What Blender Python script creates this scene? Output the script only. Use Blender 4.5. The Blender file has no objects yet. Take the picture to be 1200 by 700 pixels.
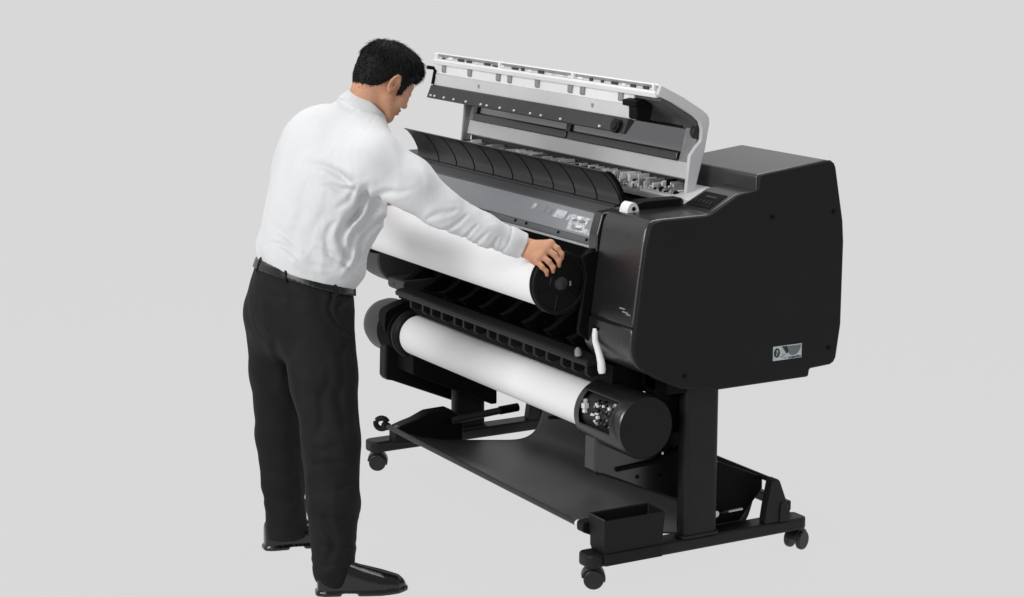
import bpy, bmesh, math, random
import numpy as np
from mathutils import Vector, Matrix
random.seed(7); rng = np.random.RandomState(11)
sc = bpy.context.scene
col = sc.collection

# ------------------------------------------------------------------ materials
def mat(name, base, rough=0.5, spec=0.5, metal=0.0, noise=0.0, nscale=40.0, bump=0.0, bscale=200.0,
        stretch=(1, 1, 1), coat=0.0, sss=0.0, rvar=0.0):
    m = bpy.data.materials.new(name); m.use_nodes = True
    nt = m.node_tree; n = nt.nodes; l = nt.links
    b = n['Principled BSDF']
    b.inputs['Base Color'].default_value = (*base, 1)
    b.inputs['Roughness'].default_value = rough
    b.inputs['Specular IOR Level'].default_value = spec
    b.inputs['Metallic'].default_value = metal
    b.inputs['Coat Weight'].default_value = coat
    if sss:
        b.inputs['Subsurface Weight'].default_value = sss
        b.inputs['Subsurface Radius'].default_value = (0.012, 0.005, 0.003)
    tc = n.new('ShaderNodeTexCoord'); mp = n.new('ShaderNodeMapping')
    mp.inputs['Scale'].default_value = stretch
    l.new(tc.outputs['Object'], mp.inputs['Vector'])
    if noise:
        t = n.new('ShaderNodeTexNoise'); t.inputs['Scale'].default_value = nscale
        t.inputs['Detail'].default_value = 5
        l.new(mp.outputs[0], t.inputs['Vector'])
        r = n.new('ShaderNodeValToRGB')
        r.color_ramp.elements[0].position = 0.3; r.color_ramp.elements[1].position = 0.7
        r.color_ramp.elements[0].color = (*[c * (1 - noise) for c in base], 1)
        r.color_ramp.elements[1].color = (*[min(1, c * (1 + noise)) for c in base], 1)
        l.new(t.outputs['Fac'], r.inputs[0]); l.new(r.outputs[0], b.inputs['Base Color'])
    if rvar:
        t2 = n.new('ShaderNodeTexNoise'); t2.inputs['Scale'].default_value = 9
        l.new(mp.outputs[0], t2.inputs['Vector'])
        mr = n.new('ShaderNodeMapRange'); mr.inputs['To Min'].default_value = rough - rvar
        mr.inputs['To Max'].default_value = rough + rvar
        l.new(t2.outputs['Fac'], mr.inputs['Value']); l.new(mr.outputs[0], b.inputs['Roughness'])
    if bump:
        t = n.new('ShaderNodeTexNoise'); t.inputs['Scale'].default_value = bscale
        t.inputs['Detail'].default_value = 3
        l.new(mp.outputs[0], t.inputs['Vector'])
        bu = n.new('ShaderNodeBump'); bu.inputs['Strength'].default_value = bump
        bu.inputs['Distance'].default_value = 0.002
        l.new(t.outputs['Fac'], bu.inputs['Height']); l.new(bu.outputs[0], b.inputs['Normal'])
    return m

M = {}
M['panel'] = mat('matte black panel plastic', (.0115, .0115, .0115), .55, .16, noise=.06, nscale=14, bump=.10, bscale=900)
M['housing'] = mat('satin charcoal plastic', (.0115, .011, .0115), .28, .85, noise=.08, nscale=12, bump=.08, bscale=900, rvar=.05)
M['cap'] = mat('satin dark grey cap plastic', (.037, .036, .038), .34, .6, noise=.05, nscale=10, bump=.05, bscale=900)
M['greyblack'] = mat('dull black plastic', (.0095, .0095, .010), .5, .25, noise=.1, nscale=20)
M['lining'] = mat('mid grey lining plastic', (.10, .10, .102), .5, .3, noise=.1, nscale=20)
M['dark'] = mat('deep black plastic', (.006, .006, .006), .5, .18, bump=.06, bscale=500)
M['void'] = mat('black inner moulding', (.0035, .0035, .0035), .6, .1, noise=.3, nscale=30)
M['greyplastic'] = mat('dark grey plastic', (.031, .031, .032), .45, .35, noise=.1, nscale=20, bump=.06, bscale=600)
M['steel'] = mat('black powder coated steel', (.011, .011, .011), .48, .25, noise=.1, nscale=25, bump=.12, bscale=1200)
M['white'] = mat('light grey cover plastic', (.60, .60, .61), .42, .4, noise=.03, nscale=10, bump=.03)
M['bright'] = mat('white moulded plastic', (.80, .80, .80), .4, .4, noise=.03, nscale=14)
M['lipgrey'] = mat('grey channel plastic', (.26, .26, .265), .5, .4, noise=.15, nscale=30)
M['feed'] = mat('blue grey metal feed cover', (.25, .26, .28), .36, .5, metal=.2, noise=.06, nscale=6, stretch=(.3, 1, 1), rvar=.06)
M['feedtop'] = mat('dull grey feed cover edge', (.105, .107, .114), .45, .45, metal=.2, noise=.06, nscale=8)
M['metal'] = mat('brushed metal', (.55, .55, .56), .3, .5, metal=.9, noise=.1, nscale=60, stretch=(.1, 1, 1))
M['guide'] = mat('glossy dark flap plastic', (.022, .021, .023), .33, .4, noise=.12, nscale=10, rvar=.05)
M['paper'] = mat('white roll paper', (.90, .90, .905), .62, .25, noise=.012, nscale=5, stretch=(.4, 3, 3), bump=.02, bscale=60)
M['cloth'] = mat('black basket fabric', (.032, .032, .033), .42, .7, noise=.12, nscale=8, bump=.35, bscale=700)
M['rubber'] = mat('black caster rubber', (.012, .012, .012), .4, .4, noise=.2, nscale=60)
M['skin'] = mat('warm tan skin', (.52, .265, .160), .48, .38, noise=.17, nscale=26, bump=.25, bscale=420, sss=.12)
M['hair'] = mat('black hair', (.0045, .004, .0035), .6, .22, noise=.5, nscale=60, bump=1.0, bscale=160, stretch=(1, .35, .6))
M['shirt'] = mat('pale grey cotton shirt', (.645, .65, .662), .85, .12, noise=.04, nscale=7, bump=.7, bscale=32)
M['trouser'] = mat('charcoal suiting', (.0075, .0077, .0083), .75, .2, noise=.25, nscale=14, bump=.25, bscale=450)
M['shoe'] = mat('polished black leather', (.005, .005, .005), .17, .6, noise=.2, nscale=30, bump=.1, bscale=120)
M['belt'] = mat('black belt leather', (.0025, .0025, .0025), .3, .6, noise=.2, nscale=60)
M['label'] = mat('pale label film', (.50, .56, .57), .35, .5, noise=.1, nscale=60)
M['labelgrey'] = mat('mid grey label print', (.16, .165, .17), .4, .4)
M['labeldark'] = mat('dark label print', (.02, .035, .04), .4, .4)
M['silverprint'] = mat('silver instruction print', (.48, .50, .52), .35, .5, metal=.2, noise=.35, nscale=90)
def glass():
    m = bpy.data.materials.new('smoked clear window'); m.use_nodes = True
    n = m.node_tree.nodes; l = m.node_tree.links; n.clear()
    o = n.new('ShaderNodeOutputMaterial'); mx = n.new('ShaderNodeMixShader')
    t = n.new('ShaderNodeBsdfTransparent'); t.inputs[0].default_value = (.46, .46, .47, 1)
    g = n.new('ShaderNodeBsdfGlossy'); g.inputs['Roughness'].default_value = .15
    g.inputs['Color'].default_value = (.8, .8, .8, 1)
    mx.inputs[0].default_value = .06
    l.new(t.outputs[0], mx.inputs[1]); l.new(g.outputs[0], mx.inputs[2]); l.new(mx.outputs[0], o.inputs[0])
    return m
M['window'] = glass()

# ------------------------------------------------------------------ mesh building
class MB:
    def __init__(s): s.v = []; s.f = []; s.m = []
    def add(s, vs, fs, mi=0):
        o = len(s.v); s.v += [tuple(map(float, q)) for q in vs]
        s.f += [tuple(o + i for i in f) for f in fs]; s.m += [mi] * len(fs)
    def box(s, x0, x1, y0, y1, z0, z1, mi=0):
        vs = [(x, y, z) for x in (x0, x1) for y in (y0, y1) for z in (z0, z1)]
        s.add(vs, [(0, 1, 3, 2), (4, 6, 7, 5), (0, 4, 5, 1), (2, 3, 7, 6), (0, 2, 6, 4), (1, 5, 7, 3)], mi)
    def prism(s, prof, x0, x1, mi=0, axis='x'):          # closed outline swept along an axis
        n = len(prof)
        if axis == 'x': f = lambda a, b, t: (t, a, b)
        elif axis == 'y': f = lambda a, b, t: (a, t, b)
        else: f = lambda a, b, t: (a, b, t)
        vs = [f(a, b, x0) for a, b in prof] + [f(a, b, x1) for a, b in prof]
        fs = [(i, (i + 1) % n, n + (i + 1) % n, n + i) for i in range(n)]
        fs += [tuple(range(n))[::-1], tuple(range(n, 2 * n))]
        s.add(vs, fs, mi)
    def cyl(s, a, b, ra, rb=None, n=40, mi=0, cap=True):
        rb = ra if rb is None else rb
        a = Vector(a); b = Vector(b); d = (b - a).normalized()
        h = Vector((0, 0, 1)) if abs(d.z) < .9 else Vector((1, 0, 0))
        p = d.cross(h).normalized(); q = d.cross(p)
        vs = [a + (p * math.cos(t) + q * math.sin(t)) * ra for t in [2 * math.pi * i / n for i in range(n)]]
        vs += [b + (p * math.cos(t) + q * math.sin(t)) * rb for t in [2 * math.pi * i / n for i in range(n)]]
        fs = [(i, (i + 1) % n, n + (i + 1) % n, n + i) for i in range(n)]
        if cap: fs += [tuple(range(n))[::-1], tuple(range(n, 2 * n))]
        s.add(vs, fs, mi)
    def lathe_x(s, prof, y, z, n=64, mi=0, a0=0, a1=2 * math.pi):   # prof = [(x, r)], around the x axis
        full = abs(a1 - a0 - 2 * math.pi) < 1e-6
        k = n if full else n + 1
        vs = []
        for x, r in prof:
            for i in range(k):
                t = a0 + (a1 - a0) * i / n
                vs.append((x, y + r * math.cos(t), z + r * math.sin(t)))
        fs = []
        for j in range(len(prof) - 1):
            for i in range(n):
                i2 = (i + 1) % k
                fs.append((j * k + i, j * k + i2, (j + 1) * k + i2, (j + 1) * k + i))
        s.add(vs, fs, mi)
    def tube(s, pts, r, n=12, mi=0):
        pts = [Vector(p) for p in pts]; rs = r if isinstance(r, (list, tuple)) else [r] * len(pts)
        vs = []
        for i, p in enumerate(pts):
            d = (pts[min(i + 1, len(pts) - 1)] - pts[max(i - 1, 0)]).normalized()
            h = Vector((0, 0, 1)) if abs(d.z) < .9 else Vector((1, 0, 0))
            a = d.cross(h).normalized(); b = d.cross(a)
            vs += [p + (a * math.cos(2 * math.pi * k / n) + b * math.sin(2 * math.pi * k / n)) * rs[i] for k in range(n)]
        fs = [(j * n + i, j * n + (i + 1) % n, (j + 1) * n + (i + 1) % n, (j + 1) * n + i)
              for j in range(len(pts) - 1) for i in range(n)]
        fs += [tuple(range(n))[::-1], tuple(range((len(pts) - 1) * n, len(pts) * n))]
        s.add(vs, fs, mi)
    def build(s, name, mats, parent=None, bevel=0, smooth=35, seg=2):
        me = bpy.data.meshes.new(name); me.from_pydata(s.v, [], s.f)
        for m in (mats if isinstance(mats, (list, tuple)) else [mats]):
            me.materials.append(M[m])
        me.polygons.foreach_set('material_index', s.m)
        bm = bmesh.new(); bm.from_mesh(me); bmesh.ops.recalc_face_normals(bm, faces=bm.faces); bm.to_mesh(me); bm.free()
        me.shade_smooth(); me.set_sharp_from_angle(angle=math.radians(smooth))
        o = bpy.data.objects.new(name, me); col.objects.link(o)
        if parent is not None:
            o.parent = parent; o.matrix_parent_inverse = WM(parent).inverted()
        if bevel:
            b = o.modifiers.new('bevel', 'BEVEL'); b.width = bevel; b.segments = seg; b.limit_method = 'ANGLE'
            b.angle_limit = math.radians(40); b.harden_normals = False
        return o
def WM(o):
    m = Matrix.Translation(o.location)
    if o.parent is not None: m = WM(o.parent) @ o.matrix_parent_inverse @ m
    return m
def thing(name, label, cat, loc, group=None):
    o = bpy.data.objects.new(name, None); col.objects.link(o); o.location = loc; o.empty_display_size = .1
    o['label'] = label; o['category'] = cat
    if group: o['group'] = group
    return o
def B(*a, mi=0):
    m = MB(); m.box(*a, mi=mi); return m
def round_poly(pts, r, seg=4):
    out = []; n = len(pts)
    for i in range(n):
        p0, p1, p2 = Vector(pts[i - 1]), Vector(pts[i]), Vector(pts[(i + 1) % n])
        a = (p0 - p1); b = (p2 - p1); k = min(r, a.length * .45, b.length * .45)
        a = p1 + a.normalized() * k; b = p1 + b.normalized() * k
        for j in range(seg + 1):
            t = j / seg
            out.append(tuple((1 - t) ** 2 * a + 2 * t * (1 - t) * p1 + t * t * b))
    return out

# ================================================================== PRINTER
PR = thing('wide_format_printer', 'black wide format roll printer on a wheeled stand with its white top cover raised', 'printer', (-.686, .35, 0))
XR0, XR1 = -.12, .095          # right housing
XL0, XL1 = -1.600, -1.458      # left housing

front = [(.098, .622), (.080, .634), (.066, .650), (.057, .668), (.052, .690), (.0525, .71), (.055, .73), (.060, .764), (.072, .856), (.089, .971), (.098, 1.012), (.108, 1.030), (.122, 1.038), (.145, 1.040)]
hous = front + [(.294, 1.041), (.40, 1.046), (.46, 1.06), (.70, 1.09), (.735, 1.08), (.755, .946), (.755, .691), (.74, .59), (.725, .578), (.65, .573), (.30, .556), (.21, .572), (.12, .61)]
# upper and lower halves of the right housing, a shadow gap between them
zs = .748
def clip(prof, z, keep_up):
    out = []
    for i in range(len(prof)):
        a, b = prof[i], prof[(i + 1) % len(prof)]
        ina, inb = (a[1] >= z) == keep_up, (b[1] >= z) == keep_up
        if ina: out.append(a)
        if ina != inb:
            t = (z - a[1]) / (b[1] - a[1]); out.append((a[0] + t * (b[0] - a[0]), z))
    return out
up = clip(hous, zs + .0015, True); lo = clip(hous, zs - .0015, False)
mb = MB(); mb.prism(up, XR0, XR1); mb.build('right_housing', 'housing', PR, .005)
mb = MB(); mb.prism(lo, XR0 - .028, XR1); ho = mb.build('lower_front_cover', 'housing', PR, .006)
mb = MB(); mb.prism(clip(clip([(a + .004, b) for a, b in hous], zs + .02, False), zs - .02, True), XR0 + .002, XR1 - .002)
mb.build('seam_strip', 'dark', PR)

pan = [(.098, .6225), (.080, .634), (.066, .650), (.057, .668), (.052, .690), (.060, .764), (.072, .856), (.089, .971), (.099, 1.013), (.108, 1.030), (.122, 1.037), (.145, 1.0405), (.285, 1.041), (.30, 1.044),
       (.385, 1.089), (.40, 1.093), (.458, 1.099), (.460, 1.138), (.475, 1.1425), (.69, 1.166), (.707, 1.165), (.718, 1.157), (.724, 1.145), (.755, .99), (.760, .93), (.759, .691),
       (.745, .595), (.738, .583), (.725, .576), (.652, .572), (.648, .549), (.333, .548), (.21, .566), (.12, .607)]
mb = MB(); mb.prism(pan, .0955, .112)
SP = mb.build('side_panel', 'panel', PR, .007, seg=3)
for y, z in ((.505, 1.021), (.718, 1.02), (.715, .628), (.22, .602)):
    mb = MB(); mb.cyl((.110, y, z), (.1135, y, z), .0065, n=16); mb.cyl((.1133, y, z), (.1139, y, z), .003, n=6)
    mb.build('screw', 'void', SP)
mb = MB(); mb.box(.1115, .1126, .519, .619, .610, .651, 0)
x = .1128
mb.prism([(.532 + .0105 * math.cos(t), .632 + .0135 * math.sin(t)) for t in np.linspace(0, 2 * math.pi, 24)[:-1]], .1122, .1132, 2)
mb.box(.1130, .1136, .5305, .5325, .624, .641, 0); mb.box(.1130, .1136, .5305, .536, .639, .641, 0); mb.box(.1130, .1136, .534, .536, .633, .641, 0)
mb.box(.1130, .1136, .5305, .536, .632, .634, 0)
arc = [(.567, .648)] + [(.590 + .026 * math.cos(t), .650 + .030 * math.sin(t)) for t in np.linspace(math.pi, 2 * math.pi, 16)] + [(.614, .648)]
mb.prism([(y, min(z, .6495)) for y, z in arc], .1122, .1131, 1)
mb.prism([(.549, .649), (.566, .649), (.572, .632), (.566, .626)], .1122, .1131, 2)
for a, b in ((.545, .618), (.556, .614), (.551, .623), (.585, .613), (.60, .616)):
    mb.box(.1122, .1130, a, a + .010, b, b + .0025, 1)
mb.box(.1122, .1130, .572, .617, .611, .617, 1)
mb.build('rating_label', ['label', 'labelgrey', 'labeldark'], SP)

# raised cap and control wedge
mb = MB(); mb.prism(round_poly([(.46, 1.062), (.46, 1.140), (.705, 1.1665), (.72, 1.150), (.722, 1.07)], .01), -.31, .0957)
mb.build('raised_top_cap', 'cap', PR, .006, seg=3)
mb = MB(); mb.prism([(.30, 1.036), (.30, 1.0435), (.392, 1.090), (.462, 1.0975), (.462, 1.036)], -.045, .0957)
CP = mb.build('control_panel', 'housing', PR, .003)
mb = MB()
def onwedge(x0, x1, t0, t1, h=.0015, mi=0):
    g = lambda t: (.30 + .092 * t, 1.0435 + .0465 * t)
    (ya, za), (yb, zb) = g(t0), g(t1)
    nrm = (-.451, .892)
    v = [(x0, ya, za), (x1, ya, za), (x1, yb, zb), (x0, yb, zb)]
    v += [(a, b + nrm[0] * h, c + nrm[1] * h) for a, b, c in v]
    mb.add(v, [(0, 3, 2, 1), (4, 5, 6, 7), (0, 1, 5, 4), (1, 2, 6, 5), (2, 3, 7, 6), (3, 0, 4, 7)], mi)
onwedge(-.03, .075, .18, .85)
mb.build('control_display', 'void', CP)
mb = MB()
for i in range(5): onwedge(-.018 + i * .017, -.011 + i * .017, .35, .48, .0028)
onwedge(.0, .05, .62, .70, .0025)
mb.build('control_keys', 'housing', CP)
mb = MB(); mb.prism([(.335, 1.040), (.335, 1.060), (.455, 1.080), (.459, 1.04)], -.30, -.046)
mb.build('top_ledge', 'white', PR, .002)
# dark latch block and white release knob
mb = MB(); mb.prism(round_poly([(.165, 1.036), (.165, 1.052), (.20, 1.064), (.33, 1.064), (.33, 1.036)], .006), -.118, -.072)
mb.build('latch_block', 'dark', PR, .003)
mb = MB(); mb.prism(round_poly([(.02 * math.cos(t) + .148, 1.036 + .031 * math.sin(t)) for t in np.linspace(0, math.pi, 18)], .001, 1), -.085, -.045)
KN = mb.build('release_knob', 'bright', PR, .003)
mb = MB(); mb.cyl((-.05, .150, 1.049), (-.0442, .150, 1.049), .0062, n=18); mb.build('knob_hole', 'void', KN)
# flap piece at the inner edge of the right housing and shadow gap
mb = MB(); mb.prism(round_poly([(.078, .885), (.082, .97), (.100, 1.030), (.16, 1.036), (.16, .885)], .006), -.168, -.125)
mb.build('inner_trim', 'housing', PR, .003)
# small printed mark on the front of the housing
mb = MB()
for i, (x0, x1, z) in enumerate(((.026, .052, .792), (.040, .068, .784), (.060, .080, .780))):
    y = .0625 - .0035
    mb.box(x0, x1, .0605, .0645, z, z + .0035)
mb.build('printed_mark', 'lipgrey', PR)

# left housing
mb = MB(); mb.prism(clip(hous, zs + .001, True), XL0, XL1); mb.build('left_housing', 'greyplastic', PR, .006)
mb = MB(); mb.prism(clip(hous, zs - .001, False), XL0, XL1); mb.build('lower_left_cover', 'greyplastic', PR, .006)
mb = MB(); mb.prism(round_poly([(.085, .640), (.085, .607), (.10, .598), (.30, .585), (.30, .640)], .01), -1.452, -1.335)
mb.box(-1.41, -1.405, .083, .09, .612, .630, 0)
mb.build('left_catch_block', 'greyplastic', PR, .003)

# centre body: back wall, roof, floor of the roll bay
mb = MB()
mb.prism([(.20, .60), (.24, .88), (.30, 1.03), (.46, 1.045), (.735, 1.045), (.755, .9), (.755, .65), (.73, .58), (.40, .56)], XL1 + .001, XR0 - .001)
mb.build('main_body', 'void', PR, .004)
mb = MB(); mb.prism([(.462, 1.046), (.462, 1.085), (.70, 1.095), (.72, 1.08), (.725, 1.046)], XL1, -.312)
mb.build('rear_deck', 'housing', PR, .005)
# paper bay ribs
mb = MB()
for i in range(10):
    x = -1.38 + i * .132
    mb.prism([(.19, .615), (.12, .622), (.10, .640), (.13, .648), (.21, .70)], x, x + .028)
    mb.prism([(.21, .70), (.16, .712), (.17, .728), (.23, .78)], x + .06, x + .085)
mb.build('bay_rib_row', 'void', PR, .003)
# lower guide bar with comb teeth
mb = MB(); mb.prism(round_poly([(.052, .598), (.050, .613), (.060, .619), (.100, .623), (.108, .615), (.104, .598)], .006), -1.33, -.125)
mb.build('lower_guide_bar', 'greyblack', PR, .003)
mb = MB()
for i in range(16):
    x = -1.27 + i * .073 + (.012 if i % 3 == 1 else 0)
    mb.prism([(.075, .592), (.075, .566), (.09, .556), (.14, .565), (.14, .592)], x, x + .013)
mb.prism([(.12, .60), (.12, .53), (.30, .50), (.32, .57)], -1.33, -.10, 1)
mb.build('guide_comb', ['greyblack', 'void'], PR, .002)
# small metal knob on the bay floor
mb = MB(); mb.cyl((-.175, .055, .622), (-.175, .052, .640), .011, .009, 20); mb.cyl((-.175, .052, .640), (-.175, .051, .645), .007, .004, 20)
mb.build('bay_knob', 'lipgrey', PR, .001)
# white release lever
mb = MB()
pts = [(-.080, .052, .716), (-.076, .047, .700), (-.068, .044, .684), (-.052, .041, .667), (-.038, .039, .650), (-.028, .038, .632), (-.025, .038, .614), (-.025, .039, .604)]
mb.tube(pts, [.0085, .0088, .009, .0092, .0098, .011, .0115, .0095], 16)
mb.build('release_lever', 'bright', PR)
mb = MB(); mb.box(-.098, -.068, .049, .062, .712, .722); mb.build('lever_slot', 'void', PR, .002)

# feed cover (the bluish grey sloping plate)
ft = [(.101, .926), (.106, .934), (.108, .948), (.122, .986), (.138, 1.012), (.172, 1.036), (.185, 1.030), (.14, .97), (.12, .918)]
mb = MB(); mb.prism([(.108, .948), (.140, 1.014), (.150, 1.010), (.12, .94)], -1.41, -.145)
FC = mb.build('feed_cover', 'feed', PR, .002)
mb = MB(); mb.prism([(.1405, 1.0145), (.176, 1.038), (.19, 1.03), (.150, 1.008)], -1.41, -.135); mb.build('upper_edge', 'feedtop', FC, .002)
mb = MB(); mb.prism([(.0995, .930), (.1000, .936), (.1085, .9475), (.122, .940), (.118, .922)], -1.41, -.150)
mb.build('front_lip', 'feedtop', FC, .0015)
mb = MB(); mb.prism([(.0975, .9225), (.0975, .9295), (.101, .9297), (.108, .9225)], -1.41, -.155); mb.build('lip_trim', 'metal', FC, .001)
for x in (-.93, -.79, -.62, -.555, -.37, -.215):
    mb = MB(); mb.cyl((x, .1035, .9418), (x, .1015, .9433), .0045, n=12); mb.build('screw', 'void', FC)
mb = MB()
def onplate(x0, x1, t0, t1, mi=0, h=.0008, sk=0):
    g = lambda t: (.108 + .032 * t, .948 + .066 * t)
    (ya, za), (yb, zb) = g(t0), g(t1); nr = (-.9, .436)
    v = [(x0, ya, za), (x1, ya, za), (x1 + sk, yb, zb), (x0 + sk, yb, zb)]
    v = [(a, b + nr[0] * .0001, c + nr[1] * .0001) for a, b, c in v] + [(a, b + nr[0] * h, c + nr[1] * h) for a, b, c in v]
    mb.add(v, [(0, 3, 2, 1), (4, 5, 6, 7), (0, 1, 5, 4), (1, 2, 6, 5), (2, 3, 7, 6), (3, 0, 4, 7)], mi)
r2 = random.Random(3)
for x0, x1, t0, t1 in ((-.565, -.545, .55, .80), (-.535, -.49, .50, .78), (-.47, -.455, .50, .72), (-.435, -.375, .45, .80), (-.36, -.345, .45, .70)):
    onplate(x0, x1, t0, t1, r2.choice((0, 0, 1)), .001, .01)
onplate(-.34, -.155, .10, .74, 0, .0008)
for i in range(26):
    a = -.335 + r2.random() * .16; t = .15 + r2.random() * .5
    onplate(a, a + .008 + r2.random() * .018, t, t + .05 + r2.random() * .09, r2.choice((1, 1, 2)), .0014, .004)
onplate(-.25, -.215, .30, .62, 1, .0016, .006)
mb.build('instruction_label', ['silverprint', 'feed', 'bright'], FC)

# curved paper guide flap with ribs
gp = [(.137, 1.136), (.150, 1.128), (.164, 1.112), (.176, 1.093), (.186, 1.072), (.190, 1.052), (.186, 1.040)]
def gprof(off=0, th=.005):
    outer = [(a + th, b + th * .4) for a, b in gp]
    return [(a - off, b - off * .3) for a, b in gp] + outer[::-1]
mb = MB(); mb.prism(gprof(), -1.425, -.172)
mb.box(-1.425, -.172, .168, .19, 1.036, 1.042)
PG = mb.build('paper_guide_flap', 'guide', PR, .001, smooth=50)
for i in range(10):
    x = -1.30 + i * .122
    mb = MB()
    n = len(gp)
    vs = []; w = .0019
    for k, (a, b) in enumerate(gp):
        sh = .030 * (k / (n - 1)) ** 1.2
        for dx, o in ((-w, -.0005), (-w, .0014), (w, .0014), (w, -.0005)):
            vs.append((x + sh + dx, a - o, b - o * .3))
    fs = [(4 * k + j, 4 * k + (j + 1) % 4, 4 * k + 4 + (j + 1) % 4, 4 * k + 4 + j) for k in range(n - 1) for j in range(4)]
    mb.add(vs, fs); mb.build('guide_rib', 'void', PG)
mb = MB(); mb.prism([(a - .004, b + .002) for a, b in gp] + [(a + .007, b + .004) for a, b in gp[::-1]], -.172, -.160); mb.build('end_rim', 'void', PG, .001)

# carriage mechanism seen between the guide and the cover
mb = MB(); mb.box(-1.45, -.135, .33, .41, 1.040, 1.056)
mb.prism([(.405, 1.05), (.415, 1.05), (.415, 1.104), (.405, 1.104)], -1.45, -.135, 1)
mb.build('carriage_bed', ['lipgrey', 'greyplastic'], PR, .002)
mb = MB(); r3 = random.Random(5)
xx = -1.44
while xx < -.15:
    w = .003 + r3.random() * .006
    d = (xx + 1.44) / 1.29
    z0 = 1.056 + r3.random() * .020; h = .003 + r3.random() * (.012 + .016 * d)
    mb.box(xx, xx + w * .8, .375 - r3.random() * .03, .403, z0, min(z0 + h, 1.096), r3.choice((0, 0, 0, 0, 1, 2, 3)))
    if d > .5 and r3.random() > .35:
        mb.cyl((xx, .36, 1.062), (xx + .012, .36, 1.062), .006 + r3.random() * .007, n=14, mi=r3.choice((0, 2, 1)))
    if r3.random() > .5:
        mb.box(xx, xx + w * .5, .345, .372, 1.054, 1.058 + r3.random() * .012, r3.choice((0, 1, 3)))
    xx += w
mb.box(-1.44, -.14, .398, .404, 1.0985, 1.1025, 1)
mb.build('carriage_mechanism', ['bright', 'lipgrey', 'void', 'metal'], PR, .0008, seg=1)

# ---- raised top cover
arm = [(.284, 1.378), (.357, 1.342), (.425, 1.302), (.442, 1.288), (.449, 1.275), (.450, 1.262), (.436, 1.189), (.398, 1.050), (.371, 1.046), (.384, 1.173),
       (.402, 1.196), (.421, 1.214), (.423, 1.245), (.415, 1.268), (.396, 1.284), (.325, 1.325), (.273, 1.349)]
mb = MB(); mb.prism(arm, -.132, -.118)
TC = mb.build('top_cover', 'white', PR, .003)
mb = MB(); mb.prism([(.29, 1.374), (.357, 1.340), (.425, 1.300), (.440, 1.286), (.447, 1.262), (.440, 1.255), (.425, 1.275), (.40, 1.293), (.33, 1.334), (.285, 1.356)], -1.464, -.1325)
mb.build('cover_shell', 'white', TC, .002)
mb = MB(); mb.prism([(.295, 1.350), (.33, 1.332), (.40, 1.291), (.425, 1.273), (.440, 1.253), (.434, 1.243), (.420, 1.244), (.408, 1.262), (.385, 1.278), (.31, 1.320), (.292, 1.33)], -1.462, -.134)
mb.build('inner_lining', 'lining', TC, .002)
mb = MB(); mb.prism([(.396, 1.046), (.371, 1.046), (.384, 1.173), (.39, 1.27), (.44, 1.27), (.436, 1.189)], -1.470, -1.458)
mb.build('hinge_arm', 'lipgrey', TC, .003)
mb = MB(); mb.prism([(.391, 1.103), (.402, 1.149), (.412, 1.149), (.401, 1.101)], -1.457, -.1335)
mb.build('lower_band', 'white', TC, .002)
# dark window frame: bottom rail, top rail, ends and a centre bar
def fr(x0, x1, z0, z1, ty=.012):
    yy = lambda z: .407 + (z - 1.166) * .26
    mb.prism([(yy(z0) - ty, z0), (yy(z1) - ty, z1), (yy(z1) + .004, z1), (yy(z0) + .004, z0)], x0, x1)
mb = MB()
fr(-1.42, -.815, 1.150, 1.176, .012); fr(-.805, -.200, 1.150, 1.176, .012)
mb.build('window_rail', 'housing', TC, .003)
mb = MB(); fr(-1.425, -.195, 1.240, 1.252); fr(-1.425, -1.400, 1.174, 1.242); fr(-.822, -.798, 1.172, 1.242)
mb.build('window_frame', 'housing', TC, .002)
for xa, xb in ((-1.456, -1.426), (-.194, -.134)):
    mb = MB(); fr(xa, xb, 1.150, 1.250, .006); mb.build('window_surround', 'lipgrey', TC, .002)
yy = lambda z: .407 + (z - 1.166) * .26
mb = MB(); mb.prism([(yy(1.172), 1.172), (yy(1.244), 1.244), (yy(1.244) + .002, 1.244), (yy(1.172) + .002, 1.172)], -1.41, -.198)
mb.build('window_pane', 'window', TC)
mb = MB(); mb.cyl((-.133, .425, 1.236), (-.150, .425, 1.236), .022, n=28); mb.cyl((-.150, .425, 1.236), (-.156, .425, 1.236), .012, n=20)
mb.build('hinge_boss', 'greyplastic', TC, .002)
# front lip: channel, ridge, tabs, face
mb = MB()
mb.prism([(.284, 1.377), (.287, 1.3775), (.305, 1.36), (.305, 1.352), (.289, 1.358)], -1.464, -.133, 1)
mb.prism([(.282, 1.3755), (.2855, 1.3785), (.2875, 1.3765), (.285, 1.373)], -1.468, -.133, 0)
mb.prism([(.272, 1.353), (.274, 1.359), (.289, 1.357), (.300, 1.350), (.296, 1.342), (.276, 1.340)], -1.468, -.133, 0)
mb.prism([(.288, 1.340), (.284, 1.308), (.292, 1.300), (.300, 1.300), (.300, 1.345)], -1.466, -.262, 0)
mb.prism([(.279, 1.308), (.276, 1.270), (.284, 1.266), (.300, 1.266), (.300, 1.3095), (.282, 1.3095)], -1.466, -.262, 2)
for xb in (-1.462, -1.03, -.585, -.150):
    mb.box(xb - .005, xb + .006, .276, .290, 1.352, 1.378, 0)
CL = mb.build('cover_lip', ['bright', 'lipgrey', 'white'], TC, .0015)
for xb in (-1.415, -1.235, -1.045, -.972, -.80, -.605, -.535, -.325):
    mb = MB(); mb.prism([(.281, 1.339), (.280, 1.318), (.288, 1.311), (.29, 1.339)], xb - .013, xb + .011); mb.build('lip_tab', 'lipgrey', TC, .002)
r4 = random.Random(9)
for i in range(22):
    mb = MB(); xb = -1.44 + i * .058 + r4.random() * .02
    w = .012 + r4.random() * .03
    mb.box(xb, xb + w, .283, .289, 1.3595, 1.363 + r4.random() * .006, r4.choice((0, 1, 1)))
    mb.build('channel_clip', ['bright', 'greyplastic'], TC, .0008, seg=1)
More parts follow.
